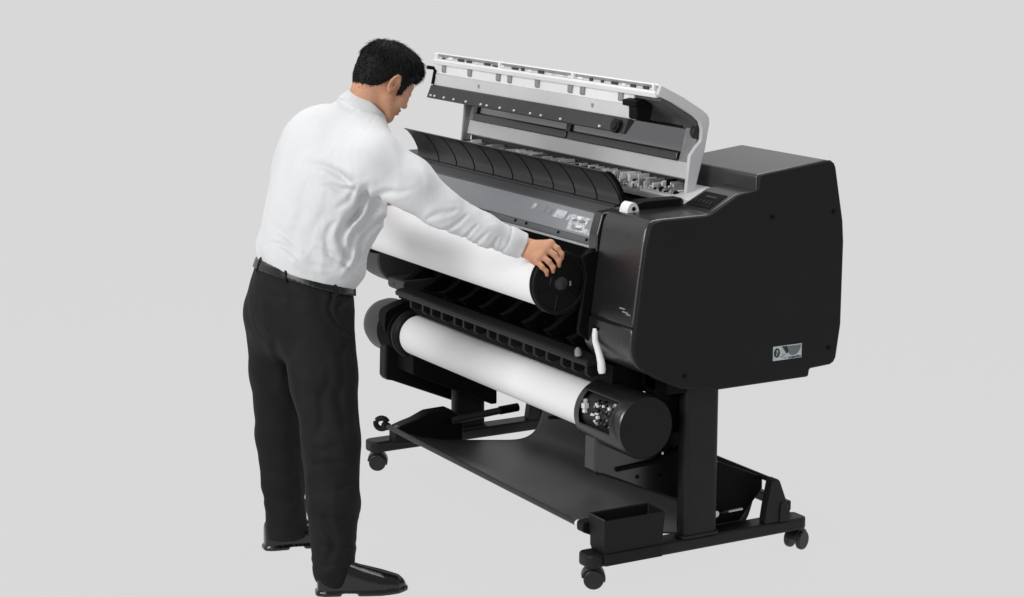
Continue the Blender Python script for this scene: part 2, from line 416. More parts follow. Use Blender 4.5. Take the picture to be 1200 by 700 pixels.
for xb, zb in ((-1.17, 1.289), (-.475, 1.290)):
    mb = MB(); mb.box(xb, xb + .012, .276, .279, zb - .006, zb + .006); mb.build('moulded_mark', 'lipgrey', TC, .001)
# dark bar below the lip with white studs
mb = MB(); mb.prism([(.268, 1.269), (.282, 1.271), (.292, 1.262), (.262, 1.226), (.252, 1.230)], -1.482, -.262)
SB = mb.build('seal_bar', 'greyplastic', TC, .002)
for xb in (-1.452, -1.425, -1.358, -1.29, -1.205, -1.105, -1.065, -.98, -.89, -.79, -.725, -.61, -.39):
    mb = MB(); mb.cyl((xb, .2585, 1.236), (xb, .2505, 1.239), .0035, n=12); mb.build('stud', 'bright', TC)
mb = MB(); mb.cyl((-.30, .262, 1.246), (-.30, .246, 1.250), .021, n=24); mb.cyl((-.30, .246, 1.250), (-.30, .243, 1.251), .012, n=24)
mb.build('bar_end_roller', 'dark', TC, .002)
mb = MB(); mb.prism(round_poly([(.268, 1.318), (.268, 1.272), (.315, 1.268), (.325, 1.305), (.315, 1.322)], .006), -.260, -.218)
mb.prism([(.262, 1.325), (.262, 1.308), (.30, 1.308), (.30, 1.330)], -.285, -.215)
mb.build('end_bracket', 'void', TC, .003)
mb = MB(); mb.tube([(-1.475, .272, 1.272), (-1.475, .282, 1.318), (-1.475, .276, 1.326), (-1.475, .252, 1.330)], .0062, 8)
mb.build('cover_hook', 'void', TC)

# ---- roll holder cradle on the right of the bay
mb = MB()
mb.prism(round_poly([(.02, .70), (.045, .86), (.03, .915), (.07, .93), (.12, .90), (.16, .70), (.10, .64)], .012), -.134, -.121)
mb.cyl((-.134, .075, .905), (-.150, .075, .905), .026, n=28)
mb.cyl((-.128, .06, .80), (-.145, .06, .80), .020, n=28)
mb.box(-.150, -.122, .05, .10, .70, .745)
mb.build('roll_cradle', 'void', PR, .003)
mb = MB(); mb.lathe_x([(-.1505, .024), (-.1505, .019)], .075, .905, 28, a0=1.6, a1=4.2)
mb.lathe_x([(-.1356, .096), (-.1356, .088), (-.128, .088)], -.01, .845, 40, a0=-.9, a1=.45)
mb.build('cradle_edge', 'greyplastic', PR)

# ---- lower roll unit (take-up): axis y=.15 z=.444
AY, AZ = .131, .455
mb = MB()
a0, a1 = math.radians(196), math.radians(128 + 360)     # opening for the recess at the upper front
R = .0905
mb.lathe_x([(-.175, R - .012), (-.175, R), (.052, R), (.058, R - .005)], AY, AZ, 64, a0=a0, a1=a1)
mb.lathe_x([(-.175, R), (-.150, R)], AY, AZ, 16, a0=a1 - 2 * math.pi, a1=a0)
mb.lathe_x([(.012, R), (.052, R), (.058, R - .005)], AY, AZ, 16, a0=a1 - 2 * math.pi, a1=a0)
mb.lathe_x([(.058, R - .005), (.0585, .0)], AY, AZ, 64, mi=2)
mb.lathe_x([(-.175, R - .012), (-.175, .03)], AY, AZ, 64, mi=1)
RU = mb.build('take_up_motor_housing', ['housing', 'void', 'panel'], PR, smooth=40)
mb = MB(); mb.lathe_x([(-.174, R - .022), (.03, R - .022), (.03, .02)], AY, AZ, 48); mb.build('recess_drum', 'greyplastic', RU)
mb = MB(); r5 = random.Random(2)
for i in range(70):
    xx = -.12 + r5.random() * .10; t = math.radians(132 + r5.random() * 58)
    y = AY + (R - .019) * math.cos(t); z = AZ + (R - .019) * math.sin(t); s = .0012 + r5.random() * .0032
    mb.box(xx, xx + s * 2.2, y - s, y + s, z - s, z + s, r5.choice((0, 1, 2, 2, 3, 3)))
for xx, t, s in ((-.155, 148, .006), (-.146, 158, .009), (-.140, 169, .006), (-.085, 150, .004), (-.06, 146, .004), (-.07, 172, .005)):
    t = math.radians(t); y = AY + (R - .014) * math.cos(t); z = AZ + (R - .014) * math.sin(t)
    mb.box(xx - s, xx + s, y - s, y + s * .8, z - s, z + s * .7, 0)
mb.build('recess_mechanism', ['bright', 'lipgrey', 'void', 'greyplastic'], RU, .001, seg=1)
for t in (128, 195):
    mb = MB(); t = math.radians(t); y = AY + (R - .002) * math.cos(t); z = AZ + (R - .002) * math.sin(t)
    mb.tube([(-.15, y, z), (.013, y, z)], .003, 8)
    mb.build('recess_rim', 'greyplastic', RU)

# left end of the unit
LAY, LAZ = AY, AZ
mb = MB(); mb.lathe_x([(-1.455, .06), (-1.455, .088), (-1.54, .090), (-1.575, .080), (-1.588, .055), (-1.592, 0)], AY, AZ, 56)
mb.build('take_up_end_housing', 'greyplastic', PR, smooth=50)
mb = MB(); mb.lathe_x([(-1.456, .088), (-1.435, .083), (-1.40, .07), (-1.40, .02)], AY, AZ, 56)
mb.prism(round_poly([(.05, .46), (.055, .53), (.14, .558), (.24, .53), (.24, .42), (.1, .40)], .02), -1.46, -1.41)
mb.build('take_up_end_hub', 'void', PR)
for x0, x1, nm in ((-1.475, -1.425, 0), (-.150, -.088, 1)):
    if nm:
        g = [(.062, .415), (.058, .305), (.068, .292), (.085, .288), (.375, .160), (.395, .160), (.395, .46), (.2, .48)]
        mm = 'housing'
    else:
        g = [(.062, .415), (.058, .300), (.068, .288), (.085, .284), (.40, .150), (.42, .150), (.42, .42), (.2, .46)]
        mm = 'dark'
    mb = MB(); mb.prism(g, x0, x1)
    if nm == 0:
        pass
    G = mb.build('roll_unit_bracket', mm, PR, .007, seg=3)
    if nm:
        for y, z in ((.118, .378), (.20, .268), (.275, .262)):
            mb = MB(); mb.cyl((x1 - .001, y, z), (x1 + .0022, y, z), .006, n=14); mb.build('screw', 'void', G)
        mb = MB(); mb.tube([(x1 + .003, .128, .300), (x1 + .006, .25, .306), (x1 + .012, .33, .340)], .007, 8); mb.build('bracket_slot', 'void', G)
mb = MB(); mb.prism([(.10, .40), (.10, .33), (.40, .19), (.42, .19), (.42, .42)], -1.424, -1.30); mb.build('left_bracket_plate', 'void', PR, .004)

# ---- stand
BE = []
for xc in (0.0, -1.372):
    mb = MB(); mb.prism(round_poly([(-.035, xc - .022), (-.02, xc - .036), (.705, xc - .036), (.72, xc - .026), (.72, xc + .026), (.705, xc + .036), (-.02, xc + .036), (-.035, xc + .022)], .01), .066, .103, axis='z')
    mb.v = [(b, a, c) for a, b, c in mb.v]
    mb.build('base_beam', 'steel', PR, .006)
    for yc in (0.0, .706 if xc == 0 else .69):
        mb = MB()
        ang = .5 if yc == 0 else -.35
        ca, sa = math.cos(ang), math.sin(ang)
        mb.cyl((xc, yc, .066), (xc, yc, .056), .014, n=16)
        # hood
        hp = [(.034 * math.cos(t), .030 + .034 * math.sin(t)) for t in np.linspace(-.35, math.pi * .98, 14)]
        vs = []
        for w in (-.019, .019):
            for a, b in hp: vs.append((xc + a * sa + w * ca, yc + a * ca - w * sa, b))
        n = len(hp); fs = [(i, i + 1, n + i + 1, n + i) for i in range(n - 1)] + [tuple(range(n))[::-1], tuple(range(n, 2 * n)), (0, n, 2 * n - 1, n - 1)]
        mb.add(vs, fs)
        CA = mb.build('caster', 'rubber', PR, .002)
        mb = MB()
        for w in (-.020, .020):
            c0 = Vector((xc + (w - .0075) * ca, yc - (w - .0075) * sa, .0285)); c1 = Vector((xc + (w + .0075) * ca, yc - (w + .0075) * sa, .0285))
            mb.cyl(c0, c1, .0285, n=32)
        mb.build('wheel', 'rubber', CA, .004)
    # column
    y0, y1 = .280, .398
    cx0, cx1 = xc - .012, xc + .035
    mb = MB(); mb.prism(round_poly([(cx0, y0), (cx1, y0), (cx1, y1), (cx0, y1)], .036, 8), .1035, .56, axis='z')
    CO = mb.build('column', 'steel', PR)
    mb = MB(); mb.box(cx0 - .035, cx0 - .001, y0 + .03, y1 - .01, .1035, .555); mb.build('column_back_plate', 'void', PR, .002)
    mb = MB(); mb.prism(round_poly([(cx0 - .004, y0 - .006), (cx1 + .004, y0 - .006), (cx1 + .004, y1 + .006), (cx0 - .004, y1 + .006)], .020, 6), .1035, .112, axis='z')
    mb.build('column_foot', 'steel', PR, .001)
mb = MB(); mb.box(-1.336, -.036, .690, .712, .105, .135)
mb.build('cross_bar', 'steel', PR, .003)
for za, zb, rr in ((.405, .455, .0022), (.36, .367, .004), (.335, .342, .004)):
    mb = MB(); mb.tube([(-.052, .262, za), (-.052, .262, zb)], rr, 8); mb.build('cable_clip', 'metal', PR)

mb = MB(); mb.box(-1.455, -1.10, .125, .50, .560, .604); mb.build('left_chassis_block', 'void', PR, .003)
mb = MB(); mb.box(-.085, -.03, .22, .31, .40, .575); mb.box(-.105, .03, .22, .45, .53, .572)
mb.build('chassis_block', 'void', PR, .003)
# ---- accessory bin on the front of the right beam
mb = MB()
x0, x1, y0, y1, z0, z1, t = -.036, .050, .004, .206, .070, .203, .004
dr = .006
o = [(x0 + dr, y0 + dr), (x1 - dr, y0 + dr), (x1 - dr, y1 - dr), (x0 + dr, y1 - dr)]
O = [(x0, y0), (x1, y0), (x1, y1), (x0, y1)]
O2 = [(x0 + t, y0 + t), (x1 - t, y0 + t), (x1 - t, y1 - t), (x0 + t, y1 - t)]
vs = [(a, b, .1045) for a, b in o] + [(a, b, z1) for a, b in O] + [(a, b, z1) for a, b in O2] + [(a, b, .112) for a, b in O2]
fs = [(3, 2, 1, 0)]
for i in range(4):
    j = (i + 1) % 4
    fs += [(i, j, 4 + j, 4 + i), (4 + i, 4 + j, 8 + j, 8 + i), (8 + i, 8 + j, 12 + j, 12 + i)]
fs += [(12, 13, 14, 15)]
mb.add(vs, fs)
BN = mb.build('accessory_bin', 'panel', PR, .003)
mb = MB(); mb.box(.0375, .048, .010, .200, .070, .1045); mb.build('bin_skirt', 'panel', BN, .003)
mb = MB(); mb.tube([(.048, .006, .2045), (-.034, .006, .2045), (-.034, .204, .2045), (.048, .204, .2045)], .0022, 8); mb.build('bin_rim', 'greyplastic', BN)

# ---- catch basket: bars, side humps, sagging fabric
mb = MB(); mb.tube([(-1.300, 0, .166), (-.070, 0, .162)], .0085, 14)
mb.build('basket_front_bar', 'greyplastic', PR)
mb = MB(); mb.prism(round_poly([(-.012, .150), (-.012, .176), (.018, .180), (.06, .175), (.06, .140), (.01, .140)], .006), -.070, -.037)
mb.tube([(-.055, .02, .150), (-.04, .05, .104)], .009, 10)
mb.build('bar_bracket', 'dark', PR, .002)
mb = MB(); mb.cyl((-.086, 0, .163), (-.074, 0, .163), .0105, n=18); mb.build('bar_clip', 'bright', PR, .001)
mb = MB(); mb.tube([(-1.325 + .012 * math.cos(t), -.006 + .016 * math.cos(t), .170 + .018 * math.sin(t)) for t in np.linspace(.3, 5.8, 16)], .0095, 10)
mb.cyl((-1.315, 0, .166), (-1.292, 0, .166), .013, n=18)
mb.build('bar_end_loop', 'dark', PR)
mb = MB(); mb.cyl((-1.283, .028, .160), (-1.277, .028, .160), .010, n=14); mb.build('bar_clip', 'lipgrey', PR, .001)
hump = [(.02, .105), (.02, .160), (.06, .172), (.095, .180), (.145, .200), (.225, .202), (.26, .178), (.275, .15), (.275, .08)]
mb = MB(); mb.prism(round_poly(hump, .008), -1.325, -1.275)
mb.build('basket_side_support', 'dark', PR, .004)
mb = MB(); mb.tube([(-1.255, .225, .166), (-1.255, .38, .176), (-1.255, .455, .180)], [.012, .012, .012], 14)
mb.tube([(-1.255, .405, .178), (-1.255, .475, .181)], .0145, 14, mi=1)
mb.build('support_rod', ['greyplastic', 'void'], PR)
_fy = np.array([0, .03, .10, .18, .255, .363, .45, .497, .535, .56, .58, .592, .60]); _fz = np.array([.1665, .152, .124, .106, .093, .076, .064, .061, .068, .085, .115, .16, .224])
FY = np.linspace(0, .6, 200); FZ = np.interp(FY, _fy, _fz); FZ = np.convolve(np.pad(FZ, 7, mode='edge'), np.ones(15) / 15, 'valid')
def zc(x, y):
    t = min(max(y / .60, 0), 1)
    base = float(np.interp(y, FY, FZ))
    w = .005 * math.sin(x * 7 + 1.4) * math.sin(math.pi * t) + .0025 * math.sin(x * 17 + y * 11) * math.sin(math.pi * t)
    return max(base + w, .012)
nx, ny = 90, 80
X = np.linspace(-1.272, -.055, nx); Y = np.linspace(.0, .60, ny)
mb = MB()
vs = []
for y in Y:
    for x in X:
        vs.append((x, y, zc(x, y)))
fs = [(j * nx + i, j * nx + i + 1, (j + 1) * nx + i + 1, (j + 1) * nx + i) for j in range(ny - 1) for i in range(nx - 1)]
mb.add(vs, fs)
fab = mb.build('basket_fabric', 'cloth', PR, smooth=180)
so = fab.modifiers.new('thickness', 'SOLIDIFY'); so.thickness = .003
mb = MB(); mb.tube([(-1.30, .60, .226), (.02, .60, .226)], .008, 12); mb.build('basket_rear_bar', 'steel', PR)
mb = MB(); mb.prism([(.425, .30), (.60, .226), (.60, .19), (.52, .105), (.41, .105)], -.05, -.030); mb.build('rear_basket_panel', 'void', PR, .003)
for xc in (0.0, -1.372):
    mb = MB(); mb.prism(round_poly([(.565, .1035), (.572, .150), (.588, .228), (.603, .236), (.615, .228), (.650, .140), (.650, .1035)], .006), xc + .002, xc + .034)
    mb.prism(round_poly([(.615, .1035), (.618, .150), (.626, .165), (.650, .140), (.650, .1035)], .004), xc + .034, xc + .040)
    mb.build('rear_bar_bracket', 'steel', PR, .003)
mb = MB(); mb.tube([(-.04, .45, .135), (.0, .46, .15), (.01, .50, .155)], .004, 8); mb.cyl((-.03, .43, .14), (-.02, .43, .14), .010, n=14)
mb.build('wing_bolt', 'metal', PR)
mb = MB(); mb.tube([(-.62, .22, .32), (-.62, .42, .30)], .006, 8); mb.box(-.64, -.6, .40, .43, .16, .47); mb.build('centre_stay', 'dark', PR, .002)

# ================================================================== ROLLS
UY, UZ, UX1 = -.023, .841, -.166
def paper_roll(label, y, z, xa, xb, r, rf, group, flx, grp_label=None):
    t = thing('paper_roll', label, 'paper roll', ((xa + xb) / 2, y, z), group)
    mb = MB(); mb.lathe_x([(xa, .030), (xa, r - .001), (xa + .002, r), (xb - .002, r), (xb, r - .001), (xb, .030)], y, z, 96)
    mb.build('paper', 'paper', t, smooth=50)
    return t
# upper roll, being loaded
t = paper_roll('upper white media roll held by the man, its black end disc under his hand', UY, UZ, UX1 - 1.118, UX1, .0785, .09, 'white media rolls in the printer', 0)
def disc(t, x0, x1, y, z, rf, s=1):
    mb = MB()
    mb.lathe_x([(x0, .02), (x0, rf - .002), (x0 + s * .002, rf), (x0 + s * .009, rf), (x0 + s * .0095, rf - .0035), (x0 + s * .012, rf - .0035), (x0 + s * .0125, rf - .001), (x1 - s * .002, rf - .001), (x1, rf - .003),
                (x1, rf - .012), (x1 - s * .004, rf - .014), (x1 - s * .004, .034), (x1, .032), (x1, .018)], y, z, 80)
    f = mb.build('end_flange', 'dark', t, smooth=30)
    for k in range(6):
        a = k * math.pi / 3 + .3; mb = MB()
        mb.tube([(x1 - s * .0035, y + .034 * math.cos(a), z + .034 * math.sin(a)), (x1 - s * .0035, y + (rf - .013) * math.cos(a), z + (rf - .013) * math.sin(a))], .0022, 6)
        mb.build('flange_web', 'dark', f)
    mb = MB(); mb.lathe_x([(x1 - s * .002, .020), (x1 + s * .010, .017), (x1 + s * .012, .014), (x1 + s * .0125, 0)], y, z, 32)
    mb.build('spindle_hub', 'greyplastic' if s > 0 else 'dark', f)
    return f
F = disc(t, UX1 + .0005, -.145, UY, UZ, .090)
mb = MB(); mb.box(-.1475, -.143, UY + .028, UY + .034, UZ - .010, UZ + .004); mb.build('metal_catch', 'metal', F, .001)
disc(t, UX1 - 1.118 - .0005, UX1 - 1.118 - .022, UY, UZ, .090, -1)
# lower roll
LXB = -.178
t = paper_roll('lower white media roll on the take-up unit just above the fabric basket', AY, AZ, LXB - 1.150, LXB, .0665, .08, 'white media rolls in the printer', 0)
mb = MB(); mb.lathe_x([(LXB - 1.1505, .02), (LXB - 1.1505, .068), (LXB - 1.156, .076), (LXB - 1.163, .080), (LXB - 1.168, .084), (LXB - 1.176, .084), (LXB - 1.185, .078), (LXB - 1.20, .074), (LXB - 1.215, .068), (LXB - 1.215, .02)], AY, AZ, 72)
mb.build('end_flange', 'dark', t, smooth=40)
mb = MB(); mb.lathe_x([(LXB + .0005, .02), (LXB + .0005, .066), (LXB + .0025, .066), (LXB + .0025, .02)], AY, AZ, 72)
mb.build('end_flange', 'dark', t, smooth=40)

# joints of the figure in metres (x along the printer, y towards its back, z up)
J = {
    'pelvis': (-0.6553, -0.5692, 0.7762),
    'waist': (-0.6464, -0.5524, 0.8825),
    'belly': (-0.6253, -0.5332, 0.992),
    'bellyf': (-0.5909, -0.4555, 1.0347),
    'chest': (-0.5908, -0.5254, 1.1174),
    'upper': (-0.5757, -0.5253, 1.2056),
    'rsh': (-0.3643, -0.4903, 1.1887),
    'lsh': (-0.7762, -0.4831, 1.162),
    'neck': (-0.5198, -0.4685, 1.308),
    'nk1': (-0.5108, -0.4601, 1.2894),
    'trapL': (-0.6653, -0.5105, 1.2244),
    'fold1': (-0.4671, -0.4985, 1.0015),
    'fold2': (-0.4371, -0.529, 1.1029),
    'head': (-0.4729, -0.3903, 1.4003),
    'hipc': (-0.6596, -0.5836, 0.7594),
    'seat': (-0.6693, -0.5961, 0.7192),
    'waist2': (-0.6495, -0.5702, 0.8515),
    'beltc': (-0.647, -0.5716, 0.8372),
    'hipR': (-0.5507, -0.5696, 0.7279),
    'thR': (-0.5017, -0.587, 0.5721),
    'kneeR': (-0.4301, -0.597, 0.3873),
    'calfR': (-0.374, -0.6204, 0.2371),
    'ankR': (-0.3198, -0.646, 0.0638),
    'hipL': (-0.7562, -0.6122, 0.7002),
    'thL': (-0.7701, -0.6022, 0.5288),
    'kneeL': (-0.7761, -0.6069, 0.3375),
    'calfL': (-0.7556, -0.6055, 0.1994),
    'ankL': (-0.7398, -0.6048, 0.0543),
    'arm1': (-0.3167, -0.401, 1.1252),
    'arm2': (-0.2852, -0.321, 1.0577),
    'arm3': (-0.2504, -0.2045, 0.9894),
    'arm4': (-0.2307, -0.132, 0.9553),
    'cuffR': (-0.2233, -0.1035, 0.942),
    'wr': (-0.2193, -0.0894, 0.9342),
    'collar': (-0.4964, -0.4457, 1.3137),
    'collara': (0.0767, 0.6867, 0.7228),
    'K1': (-0.165, -0.0447, 0.9505),
    'K2': (-0.16, -0.0585, 0.9357),
    'K3': (-0.158, -0.076, 0.9208),
    'K4': (-0.16, -0.0911, 0.9075),
    'F1a': (-0.165, -0.0447, 0.9505),
    'F1b': (-0.148, -0.0328, 0.9401),
    'F1c': (-0.138, -0.025, 0.9242),
    'F1d': (-0.1365, -0.0245, 0.9125),
    'F2a': (-0.16, -0.0585, 0.9357),
    'F2b': (-0.138, -0.0469, 0.9237),
    'F2c': (-0.131, -0.0373, 0.9073),
    'F2d': (-0.1345, -0.0352, 0.8934),
    'F3a': (-0.158, -0.076, 0.9208),
    'F3b': (-0.134, -0.0683, 0.9072),
    'F3c': (-0.129, -0.0576, 0.8915),
    'F3d': (-0.1345, -0.0543, 0.8784),
    'F4a': (-0.16, -0.0911, 0.9075),
    'F4b': (-0.136, -0.0888, 0.8944),
    'F4c': (-0.131, -0.0768, 0.8822),
    'F4d': (-0.135, -0.073, 0.8705),
    'T1': (-0.2, -0.0951, 0.9232),
    'T2': (-0.178, -0.0942, 0.9098),
    'T3': (-0.174, -0.0802, 0.8972),
    'T4': (-0.176, -0.0626, 0.8905),
    'larm1': (-0.8972, -0.4136, 1.0902),
    'larm2': (-1.0181, -0.344, 1.0185),
    'wl': (-1.16, -0.145, 0.975),
    'cuffL': (-1.1515, -0.1569, 0.9776),
    'LK1': (-1.262, -0.0709, 0.9311),
    'LF1a': (-1.262, -0.0709, 0.9311),
    'LF1b': (-1.266, -0.0368, 0.939),
    'LF1c': (-1.268, -0.0072, 0.9306),
    'LF1d': (-1.269, 0.0122, 0.92),
    'LK2': (-1.243, -0.0677, 0.9327),
    'LF2a': (-1.243, -0.0677, 0.9327),
    'LF2b': (-1.247, -0.0368, 0.939),
    'LF2c': (-1.249, -0.0072, 0.9306),
    'LF2d': (-1.25, 0.008, 0.9218),
    'LK3': (-1.224, -0.0645, 0.9342),
    'LF3a': (-1.224, -0.0645, 0.9342),
    'LF3b': (-1.228, -0.0368, 0.939),
    'LF3c': (-1.23, -0.0072, 0.9306),
    'LF3d': (-1.231, 0.0037, 0.9233),
    'LK4': (-1.205, -0.0612, 0.9356),
    'LF4a': (-1.205, -0.0612, 0.9356),
    'LF4b': (-1.209, -0.0368, 0.939),
    'LF4c': (-1.211, -0.0072, 0.9306),
    'LF4d': (-1.212, -0.0006, 0.9246),
    'LT1': (-1.175, -0.0872, 0.9327),
    'LT2': (-1.168, -0.0923, 0.9103),
    'LT3': (-1.175, -0.0984, 0.8919),
    'LT4': (-1.185, -0.1034, 0.8768),
    'heelR': (-0.322, -0.7, 0.0),
    'toeR': (-0.235, -0.464, 0.0),
    'heelL': (-0.76, -0.672, 0.0),
    'toeL': (-0.715, -0.415, 0.0),
    'toeRi': (-0.262, -0.53, 0.034),
    'toeLi': (-0.728, -0.5, 0.034),
}
HEADF = [(-0.06721, 0.83597, -0.54464), (-0.99678, -0.08014, -0.0), (-0.04365, 0.54289, 0.83867)]
FS = [
    ([(-0.6538, 1.1235), (-0.6775, 1.133), (-0.7298, 1.152), (-0.7915, 1.1852)], 0.0068, 0.00808),
    ([(-0.6539, 1.1093), (-0.6918, 1.0997), (-0.7369, 1.1093)], 0.0056, 0.00665),
    ([(-0.6158, 1.0997), (-0.6444, 1.0665), (-0.6752, 1.0238), (-0.6894, 0.9715), (-0.699, 0.9121)], 0.0088, 0.0171),
    ([(-0.5849, 1.0713), (-0.6205, 1.0332), (-0.6538, 0.9905), (-0.6799, 0.9335), (-0.6965, 0.886)], 0.0072, 0.01235),
    ([(-0.5921, 1.0237), (-0.6253, 0.9905), (-0.6515, 0.9477), (-0.6657, 0.8955)], 0.0064, 0.0095),
    ([(-0.6443, 1.114), (-0.668, 1.076), (-0.7085, 1.0475)], 0.0048, 0.0076),
    ([(-0.7108, 1.0143), (-0.7346, 0.962), (-0.7393, 0.9098)], 0.0072, 0.0057),
    ([(-0.8319, 1.1947), (-0.8486, 1.0997), (-0.8676, 1.0)], 0.0112, 0.002),
    ([(-0.782, 1.1282), (-0.8153, 1.0284), (-0.8344, 0.924)], 0.0104, 0.002),
    ([(-0.7251, 1.0855), (-0.7678, 1.0), (-0.7916, 0.9239)], 0.0088, 0.002),
    ([(-0.9246, 0.9715), (-0.8771, 0.9525), (-0.8153, 0.9145), (-0.7203, 0.8812)], 0.0056, 0.0044),
    ([(-0.8961, 1.0143), (-0.858, 0.9809), (-0.82, 0.943)], 0.0064, 0.004),
    ([(-0.7678, 0.9477), (-0.7203, 0.9098), (-0.6539, 0.886)], 0.0056, 0.0056),
    ([(-0.5969, 1.2992), (-0.6348, 1.2422), (-0.6538, 1.171), (-0.6562, 1.1282)], 0.0036, 0.0012),
    ([(-0.7963, 1.3229), (-0.7203, 1.304), (-0.6538, 1.2565)], 0.0048, 0.0008),
    ([(-0.5921, 1.076), (-0.5446, 1.095), (-0.4875, 1.0997)], 0.0056, 0.0057),
    ([(-0.4639, 1.0143), (-0.4211, 1.038), (-0.3735, 1.0522)], 0.0048, 0.0057),
    ([(-0.4163, 0.9905), (-0.3783, 1.0143), (-0.3498, 1.0332)], 0.004, 0.00475),
    ([(-0.3665, 0.9572), (-0.3404, 0.9809), (-0.3214, 1.0047)], 0.0036, 0.00475),
    ([(-0.3284, 0.9406), (-0.3047, 0.9643), (-0.288, 0.9905)], 0.0036, 0.00475),
    ([(-0.2929, 0.9311), (-0.2714, 0.9525), (-0.2596, 0.9809)], 0.0032, 0.0038),
    ([(-0.5351, 1.2327), (-0.4923, 1.1663), (-0.4639, 1.1093)], 0.0072, 0.00285),
]
FT = [
    ([(-0.7299, 0.8337), (-0.7346, 0.7814), (-0.7061, 0.7245), (-0.6752, 0.696)], 0.00405, 0.0051),
    ([(-0.6918, 0.81), (-0.7108, 0.7768), (-0.6966, 0.7435)], 0.0045, 0.0051),
    ([(-0.8865, 0.8527), (-0.8296, 0.8005), (-0.7963, 0.7339)], 0.009, 0.00297),
    ([(-0.9388, 0.8289), (-0.8675, 0.8005), (-0.7679, 0.81)], 0.0063, 0.00255),
    ([(-0.8961, 0.6865), (-0.8676, 0.5678), (-0.8319, 0.449), (-0.8154, 0.3825)], 0.009, 0.00765),
    ([(-0.8438, 0.8052), (-0.8248, 0.639), (-0.801, 0.4965)], 0.0108, 0.0034),
    ([(-0.6895, 0.6865), (-0.7013, 0.544), (-0.6918, 0.4253)], 0.0072, 0.00425),
    ([(-0.7369, 0.5915), (-0.7583, 0.449), (-0.7679, 0.3065)], 0.009, 0.0034),
    ([(-0.7916, 0.4015), (-0.7393, 0.3824), (-0.6776, 0.4015)], 0.0063, 0.0027),
    ([(-0.7868, 0.354), (-0.7251, 0.3421), (-0.6585, 0.3683)], 0.0054, 0.0027),
    ([(-0.6538, 0.3065), (-0.6918, 0.278), (-0.7345, 0.2733)], 0.0054, 0.0027),
    ([(-0.6539, 0.2115), (-0.6965, 0.1925), (-0.7393, 0.202)], 0.0054, 0.00315),
    ([(-0.6586, 0.1354), (-0.706, 0.1117), (-0.7583, 0.126)], 0.0054, 0.0036),
    ([(-0.7821, 0.0808), (-0.7299, 0.0642), (-0.6728, 0.0808)], 0.0054, 0.00315),
    ([(-0.9245, 0.4015), (-0.8866, 0.373), (-0.8296, 0.3824)], 0.0054, 0.00225),
    ([(-0.9198, 0.3065), (-0.8771, 0.2874), (-0.8201, 0.3065)], 0.0054, 0.0027),
    ([(-0.9103, 0.2305), (-0.8676, 0.2067), (-0.8058, 0.221)], 0.0054, 0.00315),
    ([(-0.7394, 0.2115), (-0.7203, 0.1402), (-0.7298, 0.0572)], 0.0081, 0.0051),
]
# ================================================================== PERSON
# The figure is grown from distance fields (numpy) and skinned with surface nets: one continuous body, clothes over it.
V3 = lambda a: np.array(a, dtype=np.float32)
def smin(a, b, k):
    h = np.clip(.5 + .5 * (b - a) / k, 0, 1); return b + (a - b) * h - k * h * (1 - h)
def smax(a, b, k): return -smin(-a, -b, k)
def rc(p, a, b, ra, rb):
    a = V3(a); b = V3(b); d = b - a; L = float(d @ d) + 1e-12
    t = np.clip(((p - a) @ d) / L, 0, 1)
    return np.linalg.norm(p - a - t[:, None] * d, axis=1) - (ra + (rb - ra) * t)
def chain(p, pts, rs, k=.01):
    o = None
    for i in range(len(pts) - 1):
        d = rc(p, pts[i], pts[i + 1], rs[i], rs[i + 1]); o = d if o is None else smin(o, d, k)
    return o
def ell(p, c, r, R=None):
    q = p - V3(c)
    if R is not None: q = q @ R.T
    r = V3(r); k0 = np.linalg.norm(q / r, axis=1); k1 = np.linalg.norm(q / (r * r), axis=1) + 1e-9
    return k0 * (k0 - 1) / k1
_ph = rng.rand(400) * 6.28; _dr = rng.randn(400, 3)
_dr /= np.linalg.norm(_dr, axis=1)[:, None]
def nz(p, f, s=0, st=(1, 1, 1), n=7):
    q = p * V3(st); o = 0
    for i in range(n):
        j = (s * 13 + i) % 400; o = o + np.sin(q @ V3(_dr[j]) * f * (1 + .35 * i) + _ph[j] + 1.3 * np.sin(q @ V3(_dr[(j + 5) % 400]) * f * .6)) / (1 + .35 * i)
    return o / 3
def rdg(p, f, s=0, st=(1, 1, 1)):       # sharp-crested ripples
    return 1 - 2 * np.sqrt(np.abs(nz(p, f, s, st, 4)) + .003)
def near(p, c, r): return np.exp(-(np.linalg.norm(p - V3(c), axis=1) / r) ** 2)
AS = V3((rt3 := (0.49398595, 0.86946989, 0)))
AU = V3((-0.1688, 0.0959, 0.98097))
def groove(p, pts, w, amp):          # a cloth fold seen from the side: pts in the figure's side plane (metres)
    q = np.stack([p @ AS, p @ AU], 1)
    q = q + .006 * np.stack([np.sin(q[:, 1] * 55 + 3 * q[:, 0]), np.sin(q[:, 0] * 47 + 1)], 1)
    o = None; n = len(pts) - 1; par = 0
    for i in range(n):
        a = V3(pts[i]); b = V3(pts[i + 1]); d = b - a
        t = np.clip(((q - a) @ d) / float(d @ d), 0, 1)
        e = np.linalg.norm(q - a - t[:, None] * d, axis=1); s = (i + t) / n
        if o is None: o = e; par = s
        else: par = np.where(e < o, s, par); o = np.minimum(o, e)
    k = np.clip(np.sin(np.pi * np.clip(.08 + par * .9, 0, 1)), 0, 1) ** .7
    w = w * (.8 + .6 * k)
    g = np.exp(-(o / w) ** 2)
    ridge = np.exp(-((o - 2.0 * w) / (w * 1.2)) ** 2)
    return amp * k * (g - .35 * ridge)
